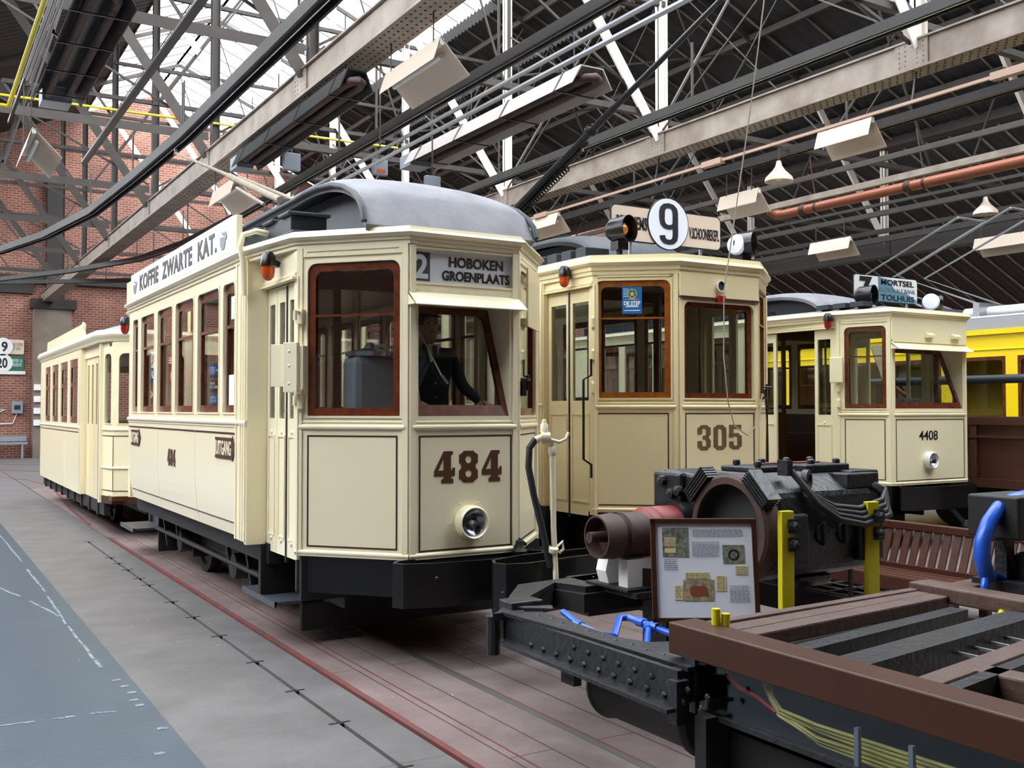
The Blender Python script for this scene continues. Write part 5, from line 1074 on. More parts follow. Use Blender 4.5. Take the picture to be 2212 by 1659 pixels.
pth = [(hb, y1), (hb, y0), (.92, .22), (.62, .02), (-.62, .02), (-.92, .22), (-hb, y0), (-hb, y1)]
mb = MB(); h = zr-zc; mb.sweep(pth, [(-.06, zc), (.012, zc), (.03, zc+h*.3), (.05, zc+h*.4), (.06, zc+h*.6), (.03, zr), (-.06, zr)], closed=True); mb.build('cornice', M_cream3, TR, smooth=35)
roof_shell(pth, zr-.01, .16).build('roof', M_roof, TR, smooth=40)
mb = MB(); mb.prism([(1.75, 2.76), (6.2, 2.76), (6.1, 2.93), (5.9, 2.93), (2.0, 2.96), (1.9, 2.99), (1.75, 2.93), (1.8, 2.86)], lambda y, z: (-1.08, y, z), lambda y, z: (-1.05, y, z)); mb.build('roof_board', M_cream3, TR)
mb = MB(); mb.box(-.95, .95, .1, y1, .5, .56); mb.build('saloon_floor', M_woodin, TR); box('ceiling_lining', M_woodin, TR, -.95, .95, .3, y1-.1, 2.56, 2.6)
mb = MB()
for sx in (-1, 1):
    mb.box(sx*.98, sx*.9, .5, y1, .28, .45)
    for k in range(9): mb.box(sx*1.0, sx*.86, .9+k*.75, 1.0+k*.75, .26, .45)
    mb.box(sx*.72, sx*.54, 2.3, 2.6, .2, .45); mb.box(sx*.72, sx*.54, 5.0, 5.3, .2, .45)
mb.box(-.5, .5, .2, y1-.1, .3, .46); mb.build('underframe', M_under, TR); wheelset(TR, 2.45, .3); wheelset(TR, 5.15, .3)
for y in (3.0, 4.1, 5.2): box('notice', M_paper, TR, -.6, -.595, y, y+.6, 1.55, 2.05)

# ------------------------------------------------------------ driver in tram 484
def driver():
    t = thing('person', 'driver in a dark uniform and peaked cap standing behind the windscreen of tram 484', 'person', (3.36, 6.80, .78))
    def skin(name, verts, edges, radii, m, parent, root=0, sub=2):
        me = bpy.data.meshes.new(name); me.from_pydata(verts, edges, []); o = bpy.data.objects.new(name, me); COL.objects.link(o)
        md = o.modifiers.new('skin', 'SKIN'); md.use_smooth_shade = True
        for i, r in enumerate(radii):
            v = me.skin_vertices[0].data[i]; v.radius = (r, r*0.8) if not isinstance(r, tuple) else r; v.use_root = (i == root)
        sb = o.modifiers.new('sub', 'SUBSURF'); sb.levels = sub; sb.render_levels = sub; me.materials.append(m); o.parent = parent; return o
    V = [(0, 0, .86), (0, 0, 1.05), (0, 0, 1.25), (0, -.01, 1.36), (0, -.01, 1.42),
         (-.19, 0, 1.35), (-.25, -.02, 1.10), (-.20, -.20, .98), (.19, 0, 1.35), (.27, -.06, 1.10), (.31, -.25, .99),
         (-.10, 0, .80), (-.11, -.01, .45), (-.11, .02, .08), (-.11, -.12, .04), (.10, 0, .80), (.11, -.01, .45), (.11, .02, .08), (.11, -.12, .04)]
    E_ = [(0, 1), (1, 2), (2, 3), (3, 4), (2, 5), (5, 6), (6, 7), (2, 8), (8, 9), (9, 10), (0, 11), (11, 12), (12, 13), (13, 14), (0, 15), (15, 16), (16, 17), (17, 18)]
    R_ = [(.17, .12), (.17, .12), (.20, .13), .075, .06, .075, .06, .045, .075, .06, .045, .10, .07, .055, .04, .10, .07, .055, .04]
    skin('uniform', V, E_, R_, M_uniform, t)
    # head: one surface with brow, nose, chin and ears
    mb = MB(); n = 18; prof = [(-.135, .03, -.02), (-.12, .055, -.03), (-.09, .068, -.022), (-.05, .076, -.008), (0, .082, 0), (.05, .082, .006), (.09, .07, .012), (.12, .04, .012), (.135, .005, .01)]
    for z, r, dy in prof:
        for k in range(n):
            a = 2*PI*k/n; x, y = r*.88*math.sin(a), -r*1.12*math.cos(a)+dy
            if abs(a) < .01: y -= {-.05: .012, 0: .028, .05: .008}.get(z, 0)
            mb.v.append((x, y, 1.555+z))
    for i in range(len(prof)-1):
        for k in range(n): mb.f.append((i*n+k, i*n+(k+1) % n, (i+1)*n+(k+1) % n, (i+1)*n+k))
    mb.f += [tuple(range(n)), tuple(len(prof)*n-1-k for k in range(n))]
    for sx in (-1, 1): mb.ball((sx*.078, .005, 1.555), .026, 8, (.4, .8, 1.2))
    mb.tube([(0, 0, 1.38), (0, -.005, 1.46)], .052, 12)
    h = mb.build('head', M_skin, t, smooth=60)
    mb = MB()
    for sx in (-1, 1): mb.ball((sx*.030, -.082, 1.572), .011, 8)
    mb.box(-.045, -.014, -.092, -.080, 1.594, 1.600); mb.box(.014, .045, -.092, -.080, 1.594, 1.600); mb.build('eye', M_ink, h)
    MB().box(-.022, .022, -.104, -.09, 1.497, 1.504).build('mouth', M_redpaint, h, bevel=.003)
    mb = MB(); mb.lathe([(.078, 0), (.084, .04), (.08, .055), (.115, .095), (.10, .115), (0, .12)], (0, .0, 1.612), (0, -.08, 1), 22); mb.prism([(-.075, -.06), (-.06, -.115), (0, -.145), (.06, -.115), (.075, -.06)], lambda x, y: (x, y, 1.622), lambda x, y: (x, y-.004, 1.614)); mb.build('cap', M_uniform, t, smooth=45)
    MB().ball((0, -.098, 1.685), .014, 8).build('cap_badge', M_steel, t)
    MB().lathe([(.086, -.03), (.088, .02), (.08, .03)], (0, .01, 1.585), (0, 0, 1), 18).build('hair', M_brownline, t, smooth=60)
    mb = MB(); mb.prism([(-.05, 1.41), (0, 1.20), (.05, 1.41)], lambda x, z: (x, -.115-(1.41-z)*.12, z), lambda x, z: (x, -.09, z)); mb.build('shirt', M_shirt, t)
    mb = MB(); mb.prism([(-.016, 1.40), (-.02, 1.22), (0, 1.19), (.02, 1.22), (.016, 1.40)], lambda x, z: (x, -.128-(1.41-z)*.12, z), lambda x, z: (x, -.10, z)); mb.build('tie', M_ink, t)
    mb = MB()
    for z in (1.12, 1.02, .92): mb.dome((.0, -.142, z), (0, -1, 0), .011)
    mb.build('button', M_steel, t)
    for sx, wx in ((-1, (-.19, -.25, .97)), (1, (.318, -.30, .975))):
        w_ = Vector(wx); d = Vector((0, -1, -.15)).normalized(); V = [tuple(w_), tuple(w_+d*.05)]; E_ = [(0, 1)]; R_ = [.026, .034]
        for k in range(4):
            b = w_+d*.085+Vector(((-.027+k*.018), 0, 0)); l_ = (.06, .07, .065, .05)[k]; i = len(V)
            V += [tuple(b), tuple(b+d*l_*.5+Vector((0, 0, -.008))), tuple(b+d*l_*.8+Vector((0, .008, -.035)))]; E_ += [(1, i), (i, i+1), (i+1, i+2)]; R_ += [.0095, .0088, .0075]
        i = len(V); th = w_+d*.03+Vector((-sx*.032, 0, -.005)); V += [tuple(th), tuple(th+d*.035+Vector((-sx*.015, 0, -.02)))]; E_ += [(0, i), (i, i+1)]; R_ += [.011, .009]
        skin('hand', V, E_, R_, M_skin, t)
driver()

# ------------------------------------------------------------ yellow tram, wagon at the right
t = thing('tram', 'yellow tram partly seen at the right edge behind the brown wagon', 'tram', (15.6, 10.2, 0)); body = MB(); S = Seg((0, 6.0), (0, -6.0), (1, 0))
W_ = [(s, s+1.0) for s in [.35+k*1.21 for k in range(9)]]; S.wall(body, .75, 3.02, [(a, b, 1.55, 2.6) for a, b in W_]); S.hbead(body, 0, 12, 1.42, .025); S.hbead(body, 0, 12, 2.72, .02); S.box(body, 0, 12, -.05, .05, 2.97, 3.06)
S2 = Seg((2.1, 6.0), (2.1, -6.0), (1, 0)); S2.wall(body, .75, 3.02); body.box(0, 2.1, 5.96, 6.0, .75, 2.95); body.box(0, 2.1, -6.0, -5.96, .75, 2.95); body.build('bodywork', M_tramyel, t)  # far side left windowless to keep the interior dark
for a, b in W_: S.window(t, a, b, 1.55, 2.6, M_wood, fw=.06, rt=.06, transom=2.2, name='saloon_window', rec=.01)
pth = [(0, 6), (0, -6), (2.1, -6), (2.1, 6)]; roof_shell(pth, 3.03, .22).build('roof', M_galv, t, smooth=40)
mb = MB()
for x in (.15, .45): mb.tube([(x, -5.5, 3.28), (x, 5.5, 3.28)], .035, 8)
for k in range(8): mb.bar((.1, -5+k*1.4, 3.02), (.1, -5+k*1.4, 3.30), .05, .05); mb.bar((.05, -5+k*1.4, 3.2), (.7, -5+k*1.4, 3.2), .05, .03)
mb.build('roof_rack', M_galv, t); mb = MB(); mb.tube([(.7, 1.0, 3.42), (.7, -4.0, 3.42)], .10, 12); mb.build('roof_cylinder', M_white, t, smooth=50)
mb = MB()
for y0, s in ((1.6, 1), (.6, 1), (-2.2, 1)):
    mb.tube([(.5, y0, 3.55), (.5, y0+1.7, 4.25), (.5, y0-.6, 5.15)], .022, 6); mb.tube([(1.3, y0, 3.55), (1.3, y0+1.7, 4.25), (1.3, y0-.6, 5.15)], .022, 6); mb.tube([(.5, y0-.6, 5.15), (1.3, y0-.6, 5.15)], .02, 6); mb.box(.4, 1.4, y0-.06, y0+.06, 3.2, 3.58)
mb.build('pantograph', M_galv, t); mb = MB(); mb.box(.15, 1.95, -5.8, 5.8, .45, .78); mb.build('underframe', M_under, t); mb = MB(); mb.box(.06, 2.04, -5.9, 5.9, .8, .86); mb.build('saloon_floor', M_woodin, t)
for y in (-3.5, 3.5):
    w_ = MB()
    for x in (.55, 1.55): w_.lathe([(.06, -.04), (.33, -.04), (.35, .05), (.06, .05)], (x, y, .34), (1, 0, 0), 24)
    w_.tube([(.4, y, .34), (1.7, y, .34)], .05, 8); w_.build('wheelset', M_under, t)
t = thing('open_wagon', 'brown planked works wagon with a grey roller bar at the right edge', 'wagon', (12.75, 8.0, 0)); mb = MB(); S = Seg((0, 2.4), (0, -4), (1, 0)); S.wall(mb, .64, 1.60, t=.06)
for s in (.0, 1.7, 3.4, 5.1, 6.3): S.box(mb, s, s+.1, -.04, .0, .64, 1.60)
S.box(mb, 0, 6.4, -.05, 0, 1.50, 1.60); S.box(mb, 0, 6.4, -.05, 0, .64, .76); S.box(mb, 0, 6.4, -.05, 0, 1.32, 1.35); mb.box(.06, 1.9, -4, 2.4, .70, .76); mb.box(1.84, 1.9, -4, 2.4, .7, 1.6); mb.box(0, 1.9, 2.34, 2.4, .64, 1.6); mb.build('planked_body', M_wagon, t)
mb = MB(); mb.tube([(-.1, 2.3, 2.12), (-.1, -4, 2.12)], .062, 12); mb.build('roller_bar', M_roofdk, t, smooth=50)
mb = MB()
for y in (2.25, -.9): mb.box(-.02, .06, y-.05, y+.05, 1.5, 2.12); mb.bar((.1, y-.2, 2.05), (.1, y-.95, 1.55), .06, .05)
mb.build('stanchion', M_wagon, t); mb = MB(); mb.box(.2, 1.7, -3.9, 2.3, .40, .66); mb.build('underframe', M_under, t)
for y in (-2.4, 1.3):
    w_ = MB()
    for x in (.45, 1.45): w_.lathe([(.06, -.04), (.31, -.04), (.34, .05), (.06, .05)], (x, y, .33), (1, 0, 0), 24)
    w_.tube([(.3, y, .33), (1.6, y, .33)], .05, 8); w_.build('wheelset', M_under, t)

# ------------------------------------------------------------ slatted bench
t = thing('bench', 'long red-brown slatted bench behind the electric motor', 'bench', (7.6, 5.6, 0))
mb = MB(); mb.bar((.14, 1.35, .66), (.14, -2.3, .66), .06, .07); mb.build('top_rail', M_bench, t, bevel=.01)
mb = MB(); mb.bar((.02, 1.35, .31), (.02, -2.3, .31), .05, .05); mb.build('lower_rail', M_bench, t)
for k in range(36): MB().bar((.02, 1.31-k*.1, .30), (.14, 1.31-k*.1, .63), .016, .068, up=(0, 1, 0)).build('slat', M_bench, t)
mb = MB()
for k in range(4): mb.box(-.42+k*.11, -.33+k*.11, -2.3, 1.35, .27, .295)
mb.build('seat', M_bench, t); MB().box(-.44, -.41, -2.3, 1.35, .18, .29).build('front_apron', M_bench, t)
for y in (1.25, -.5, -2.2):
    MB().box(-.43, -.37, y-.04, y+.04, 0, .27).build('leg', M_bench, t); MB().box(0.0, .06, y-.04, y+.04, 0, .31).build('leg', M_bench, t)

# ------------------------------------------------------------ stripped tram underframe in the foreground
CH = thing('tram_underframe', 'black steel tram underframe with brown timber beams in the right foreground', 'underframe', (0, 0, 0))
ZT = .72
# side web with flanges, tapering towards the far tip
mb = MB(); mb.prism([(4.17, .60), (4.17, .72), (3.6, .725), (2.9, .73), (2.9, .59)], lambda y, z: (2.47, y, z), lambda y, z: (2.495, y, z))
mb.prism([(2.40, 4.08), (2.47, 4.15), (2.49, 2.88), (2.40, 2.88)], lambda x, y: (x, y, .585+(y-2.6)*.008), lambda x, y: (x, y, .60+(y-2.6)*.008)); mb.box(2.44, 2.50, 2.87, 2.92, .54, .70); 
mb.build('side_web', M_iron, CH)
mb = MB(); mb.prism([(2.45, 4.16), (2.62, 4.06), (2.60, 3.45), (2.66, 3.3), (2.9, 3.2), (3.9, 3.2), (3.9, 2.9), (2.52, 2.9), (2.50, 3.6)], lambda x, y: (x, y, .72), lambda x, y: (x, y, .737)); mb.build('top_flange', M_iron, CH)
mb = MB(); mb.prism([(2.40, 4.15), (2.47, 4.20), (2.92, 4.77), (3.65, 4.86), (4.3, 4.86), (4.3, 4.45), (3.35, 4.52), (3.2, 4.52), (3.13, 4.72), (2.74, 4.40), (2.62, 4.25), (2.56, 4.12)], lambda x, y: (x, y, .70), lambda x, y: (x, y, .735)); mb.build('end_plate', M_iron, CH)
mb = MB(); mb.prism([(3.13, 4.72), (3.2, 4.52), (3.35, 4.52), (4.3, 4.45)][::1]+[(4.3, 4.42), (3.33, 4.49), (3.17, 4.49), (3.11, 4.70)], lambda x, y: (x, y, .60), lambda x, y: (x, y, .70)); mb.bar((2.72, 4.42, .65), (3.12, 4.72, .65), .02, .1); mb.bar((2.45, 4.2, .64), (2.9, 4.76, .64), .02, .14); mb.build('end_web', M_under, CH)
mb = MB(); mb.tube([(2.425, 4.19, .53), (2.425, 4.19, .72)], .034, 12); mb.box(2.52, 2.70, 4.17, 4.30, .72, .77); mb.prism([(2.52, 4.2), (2.72, 4.12), (2.68, 4.05)], lambda x, y: (x, y, .735), lambda x, y: (x, y, .75)); mb.build('corner_bracket', M_iron, CH, bevel=.008)
mb = MB()
for k in range(12):
    y = 3.92-k*.105; mb.dome((2.468, y, .625), (-1, 0, 0), .015)
    if k > 2: mb.dome((2.468, y-.03, .685-.001*k), (-1, 0, 0), .014)
for k in range(10): mb.dome((2.56+.01*(k % 2), 4.0-k*.1, .738), (0, 0, 1), .009)
for k in range(6): mb.dome((2.72+k*.14, 4.60+k*.03, .736), (0, 0, 1), .008)
mb.build('rivets', M_iron, CH)['kind'] = 'stuff'
mb = MB(); mb.bar((4.2, 4.6, .66), (4.2, 2.9, .66), .05, .13); mb.bar((2.5, 2.95, .66), (4.3, 2.95, .66), .05, .13); mb.bar((2.7, 3.35, .5), (4.2, 3.35, .5), .04, .08); mb.build('cross_member', M_under, CH)
mb = MB(); mb.box(3.3, 4.2, 4.2, 4.86, .705, .735); mb.build('end_deck', M_iron, CH)
# brown timber beams
box('side_beam', M_plank, CH, 2.56, 2.70, 1.15, 3.06, .755, .875, bevel=.006)
mb = MB(); mb.bar((2.70, 3.0, .85), (4.12, 3.07, .85), .05, .035); mb.bar((2.70, 2.93, .835), (4.12, 3.03, .84), .10, .04); mb.build('cross_beam', M_plankold, CH, bevel=.006)
mb = MB(); mb.bar((2.70, 2.83, .825), (4.05, 2.93, .83), .09, .06); mb.build('cross_beam', M_plankold, CH, bevel=.008)
mb = MB(); mb.bar((2.68, 2.62, .80), (4.0, 2.80, .80), .08, .05); mb.build('iron_cross_bar', M_iron, CH)
mb = MB(); mb.bar((2.68, 2.33, .80), (4.05, 2.52, .80), .13, .10); mb.build('iron_cross_bar', M_iron, CH)
mb = MB(); mb.bar((2.69, 2.02, .835), (4.3, 2.28, .84), .09, .05); mb.build('cross_beam', M_plankold, CH, bevel=.008); mb = MB(); mb.bar((2.69, 1.93, .815), (4.3, 2.2, .815), .05, .09); mb.build('iron_cross_bar', M_iron, CH)
mb = MB(); mb.bar((3.02, 2.10, .80), (3.10, 1.2, .80), .10, .12); mb.build('long_beam', M_plankold, CH, bevel=.008)
mb = MB(); mb.bar((3.5, 1.9, .80), (3.6, 1.2, .80), .10, .12); mb.build('long_beam', M_plankold, CH, bevel=.008)
mb = MB(); mb.bar((4.12, 3.1, .86), (4.10, 1.2, .86), .14, .07); mb.build('side_beam', M_plankold, CH, bevel=.008); mb = MB(); mb.bar((4.2, 2.95, .86), (5.0, 3.05, .86), .12, .05); mb.build('cross_beam', M_plankold, CH, bevel=.006)
mb = MB(); mb.box(4.10, 5.3, 1.6, 3.02, .82, .86); mb.build('deck_board', M_plankold, CH, bevel=.006)
mb = MB(); 
for k in range(4): mb.bar((3.35+k*.13, 2.42+k*.01, .80), (3.4+k*.13, 2.1, .79), .012, .012)
mb.build('tie_rod', M_galv, CH)
# clear cover with the cables behind it
mb = MB(); mb.box(2.565, 2.57, 1.15, 2.92, .575, .755); mb.build('clear_cover', glassmat('acrylic', (.82, .85, .88)), CH)
mb = MB(); mb.box(2.56, 2.59, 1.15, 2.92, .56, .58); 
for y in (2.85, 2.5, 2.2, 1.9, 1.6): mb.dome((2.56, y, .57), (-1, 0, 0), .006)
mb.box(2.555, 2.60, 2.90, 2.96, .56, .76); mb.build('cover_rail', M_iron, CH)
for y in (2.17, 1.97): box('cover_strut', M_grey, CH, 2.575, 2.59, y-.008, y+.008, .58, .70)
mb = MB()
for k in range(6):
    o_ = k*.014; mb.tube([(2.66+(k % 3)*.012, 2.66, .76), (2.65+(k % 2)*.01, 2.63-o_*.3, .70-o_*.4), (2.63+(k % 2)*.012, 2.55, .655-o_*.4), (2.63+(k % 3)*.01, 2.38, .645-o_), (2.63, 2.1, .65-o_), (2.63+(k % 2)*.01, 1.8, .655-o_), (2.63, 1.2, .66-o_)], .0065, 6)
mb.build('cable_bundle', M_yellowcab, CH, smooth=60)
mb = MB(); mb.tube([(2.64, 2.84, .72), (2.64, 2.76, .68), (2.64, 2.66, .665), (2.63, 2.56, .64)], .008, 6); mb.build('red_cable', M_enamelred, CH, smooth=60)
mb = MB(); mb.box(2.75, 2.78, 1.15, 3.0, .40, .76); mb.box(2.6, 2.78, 1.15, 3.0, .555, .57); mb.build('inner_web', M_under, CH)
# blue pipework
mb = MB(); mb.tube([(2.735, 4.05, .725), (2.70, 3.86, .70), (2.695, 3.70, .685), (2.735, 3.64, .685), (2.90, 3.82, .72), (2.94, 3.80, .72), (2.93, 3.55, .71), (2.91, 3.25, .70)], .016, 10); mb.tube([(2.93, 3.64, .715), (2.74, 3.42, .67)], .015, 10)
for p, d in (((2.70, 3.87, .70), (.1, 1, .1)), ((2.935, 3.70, .717), (0, 1, 0)), ((2.932, 3.60, .713), (0, 1, 0)), ((2.91, 3.62, .708), (1, 1, .2))): mb.lathe([(.016, -.03), (.023, -.025), (.023, .025), (.016, .03)], p, d, 10)
mb.build('blue_pipe', M_blue, CH, smooth=50)
# air reservoir, wheels and bogie below
mb = MB(); mb.lathe([(0, 0), (.16, .01), (.165, .03), (.15, .05), (.15, .62), (.165, .64), (.165, .66), (.15, .68), (0, .69)], (2.83, 3.78, .445), (0, -1, 0), 26); mb.build('air_reservoir', M_under, CH, smooth=40)
box('reservoir_strap', M_under, CH, 2.50, 2.54, 3.62, 3.72, .50, .60); box('reservoir_strap', M_under, CH, 2.5, 2.9, 3.10, 3.14, .56, .62)
mb = MB(); mb.box(2.62, 2.72, 1.2, 2.85, .38, .52); mb.box(2.5, 2.62, 2.78, 2.84, .0, .58); mb.box(2.45, 2.75, 2.6, 2.9, -0.0, .1); mb.box(3.6, 3.72, 1.2, 4.4, .38, .52); mb.bar((2.6, 2.6, .12), (2.6, 1.7, .45), .05, .05); mb.bar((2.6, 2.4, .45), (2.6, 1.5, .1), .05, .05); mb.box(3.5, 3.7, 4.2, 4.4, 0, .7); mb.build('bogie_frame', M_under, CH)
for y in (1.75,): 
    w_ = MB(); w_.tube([(2.72, y, .31), (3.9, y, .31)], .05, 10)
    for x in (2.86, 3.80): w_.lathe([(.06, -.04), (.27, -.04), (.30, -.03), (.30, .05), (.06, .05)], (x, y, .30), (1, 0, 0), 26)
    w_.build('wheelset', M_under, CH)
mb = MB(); mb.lathe([(.30, 0), (.34, .0), (.34, .03), (.30, .03), (.30, 0)], (3.25, 1.65, .66), (0, 0, 1), 30); mb.build('brake_ring', M_rust, CH, smooth=40)
# buffer of the underframe towards tram 484
mb = MB(); mb.sweep([(4.55, 5.50), (3.75, 5.42), (3.36, 5.34), (3.20, 5.37), (3.16, 5.46), (3.22, 5.58), (3.5, 5.68), (4.0, 5.72), (4.6, 5.78)][::-1], [(0, .42), (.018, .42), (.018, .745), (0, .745)])
for x, y in ((3.6, 5.38), (3.9, 5.43)): mb.dome((x, y-.02, .6), (0, -1, 0), .014)
mb.build('buffer', M_black, CH, smooth=40); mb = MB(); mb.box(3.42, 3.8, 4.8, 5.7, .50, .60); mb.box(3.95, 4.05, 4.8, 5.2, .45, .72); mb.build('drawbar', M_under, CH)

# standpipe with hose on the buffer
t = thing('brake_standpipe', 'cream standpipe with valve and black hose in front of the right corner of tram 484', 'pipe', (3.50, 5.26, .60)); t.scale = (1.05, 1.05, 1.20); mb = MB(); mb.tube([(0, 0, 0), (-.012, .01, .3), (-.02, .012, .72), (-.035, .012, .76), (-.07, .015, .775)], .017, 10); mb.lathe([(.018, 0), (.026, .01), (.026, .04), (.018, .05)], (-.018, .012, .68), (0, 0, 1), 10); mb.build('pipe', M_cream, t, smooth=50)
mb = MB(); mb.lathe([(.03, -.03), (.035, 0), (.03, .03)], (-.075, .015, .775), (1, 0, 0), 12); mb.lathe([(.024, 0), (.024, .05), (.014, .06), (.014, .075), (0, .08)], (-.075, .015, .79), (0, 0, 1), 10); mb.tube([(-.05, .01, .765), (.01, -.02, .75), (.05, -.03, .765), (.07, -.03, .80)], .009, 8); mb.tube([(-.09, .015, .775), (-.135, .02, .76)], .02, 8); mb.build('valve', M_cream, t, smooth=50)
mb = MB(); mb.tube([(-.135, .02, .765), (-.17, .03, .72), (-.175, .03, .62), (-.14, .03, .48), (-.08, .02, .28), (-.045, .02, .15), (-.03, .02, .1)], .02, 10); mb.build('hose', M_rubber, t, smooth=60)
mb = MB(); mb.lathe([(.02, 0), (.034, .01), (.034, .03), (.02, .04)], (-.02, .01, .17), (0, -.2, 1), 10); mb.tube([(.0, 0, .20), (.04, -.01, .23), (.045, -.01, .19), (.02, 0, .17)], .009, 6); mb.build('tap', M_cream, t, smooth=50)

# ------------------------------------------------------------ electric motor on two yellow posts
t = thing('traction_motor', 'black cast electric motor with a big round opening, held between two yellow posts', 'motor', (4.02, 3.98, 0))
def mx_(x, poly, m0=None):
    return lambda y, z: (x, y, z)
C_ = Vector((3.72-4.02, 3.92-3.98, 1.08))          # centre of the round opening, whose axis runs across the tracks
mb = MB(); oct_ = [(-.30, .86), (-.10, .80), (.20, .80), (.33, .90), (.36, 1.10), (.30, 1.30), (.16, 1.37), (-.14, 1.37), (-.30, 1.28), (-.34, 1.08)]
mb.prism(oct_, lambda y, z: (-.24, y, z), lambda y, z: (.50, y, z)); mb.prism([(-.26, .92), (.28, .92), (.28, 1.30), (-.26, 1.30)], lambda y, z: (.50, y, z), lambda y, z: (.60, y, z)); mb.build('casing', M_iron, t, bevel=.03)
mb = MB(); mb.lathe([(.285, .06), (.285, -.03), (.27, -.045), (.235, -.045), (.235, .02), (.235, .05), (.26, .06)], C_, (1, 0, 0), 40); mb.build('end_ring', M_rust, t, smooth=40)
MB().lathe([(.236, -.03), (.23, .055), (.0, .058)], C_, (1, 0, 0), 40).build('bore', M_troughin, t, smooth=40)
for a in (45, 135):
    mb = MB(); ca, sa = math.cos(math.radians(a)), math.sin(math.radians(a))
    for k in range(5): q = .278+k*.017; mb.bar(C_+Vector((-.02, ca*q-sa*.10, sa*q+ca*.10)), C_+Vector((-.02, ca*q+sa*.10, sa*q-ca*.10)), .09, .010, up=(0, ca, sa))
    mb.build('cooling_rib', M_iron, t)
mb = MB(); mb.prism([(.30, 1.05), (.56, 1.15), (.62, 1.30), (.55, 1.36), (.25, 1.34)], lambda y, z: (-.26, y, z), lambda y, z: (.05, y, z)); mb.box(-.30, -.24, .36, .60, 1.14, 1.35); mb.build('suspension_lug', M_iron, t, bevel=.02)
mb = MB(); B_ = Vector((-.28, .40, 1.08)); mb.lathe([(.075, .2), (.075, -.04), (.115, -.05), (.12, .0), (.12, .3), (.0, .3)], B_, (1, 0, 0), 24)
for y, z in ((.42, 1.23), (.50, 1.30), (.36, 1.25)): mb.lathe([(0, 0), (.03, 0), (.03, -.03), (0, -.04)], (-.30, y, z), (1, 0, 0), 8)
mb.build('axle_bearing', M_iron, t, smooth=40)
mb = MB(); mb.box(-.20, .10, -.12, .14, 1.37, 1.40); mb.box(.14, .48, -.16, .16, 1.36, 1.405); mb.box(.40, .62, -.24, .10, 1.24, 1.37); mb.box(.30, .55, -.30, -.1, 1.28, 1.36)
for k in range(4): mb.lathe([(0, 0), (.022, 0), (.022, .03), (0, .035)], (-.16+k*.2, -.10, 1.40), (0, 0, 1), 8); mb.lathe([(0, 0), (.022, 0), (.022, .03), (0, .035)], (-.12+k*.19, .10, 1.40), (0, 0, 1), 8)
mb.build('inspection_cover', M_iron, t, bevel=.008)
MB().box(-.05, .40, -.02, .02, 1.405, 1.412).build('red_strip', M_redpaint, t)
mb = MB()
for k in range(4):
    s_ = .012*k; mb.tube([(.50-s_, -.27, 1.31), (.56+s_*.3, -.33, 1.27-s_), (.50, -.36-s_, 1.215-s_*2.2), (.30, -.37-s_, 1.18-s_*2.2), (.12, -.36-s_, 1.20-s_*1.8), (.0, -.34-s_*.5, 1.255-s_), (-.06, -.30, 1.33), (-.08, -.24, 1.40)], .017, 9)
mb.tube([(.60, -.22, 1.28), (.64, -.27, 1.20), (.60, -.33, 1.13), (.45, -.36, 1.12), (.28, -.37, 1.13)], .017, 8); mb.build('lead_cable', M_rubber, t, smooth=60)
mb = MB(); mb.lathe([(.035, -.02), (.06, -.015), (.06, .015), (.035, .02), (.035, -.02)], (.02, -.27, 1.33), (.5, -1, 0), 16); mb.box(-.12, -.08, -.27, -.20, 1.36, 1.44); mb.build('lifting_eye', M_iron, t, smooth=40)
for x in (.06, .22): mb = MB(); mb.lathe([(.0, 0), (.05, 0), (.05, .012), (0, .014)], (x, -.335, 1.06), (0, -1, 0), 16); mb.box(x-.01, x+.01, -.36, -.33, 1.0, 1.12); mb.build('bearing_cap', M_iron, t)
box('mounting_foot', M_iron, t, -.20, -.06, -.36, -.25, .92, 1.17, bevel=.012); box('mounting_foot', M_iron, t, .32, .50, -.37, -.25, .90, 1.15, bevel=.012)
MB().prism([(-.18, .75), (.12, .75), (.22, .82), (-.22, .82)], lambda y, z: (.0, y, z), lambda y, z: (.3, y, z)).build('drain_sump', M_iron, t, bevel=.03)
def ypost(x, y, h, lab):
    t = thing('support_post', lab, 'post', (x, y, 0), math.radians(-12)); MB().box(-.036, .036, -.02, .02, 0, h).build('bar', M_yellow, t, bevel=.004); MB().box(-.10, .10, -.07, .07, 0, .012).build('base_plate', M_yellow, t)
    mb = MB()
    for z in (h-.075, h-.165): mb.lathe([(.0, .0), (.026, .0), (.026, .025), (.016, .03), (.016, .05), (0, .055)], (.022, -.02, z), (0, -1, 0), 6); mb.box(.0, .06, -.03, -.02, z-.035, z+.035)
    mb.build('bolt', M_iron, t)
ypost(3.755, 3.585, 1.20, 'left yellow flat post bolted to the motor, right beside the info board'); ypost(4.40, 3.595, 1.215, 'right yellow flat post bolted to the motor, in front of the slatted bench')
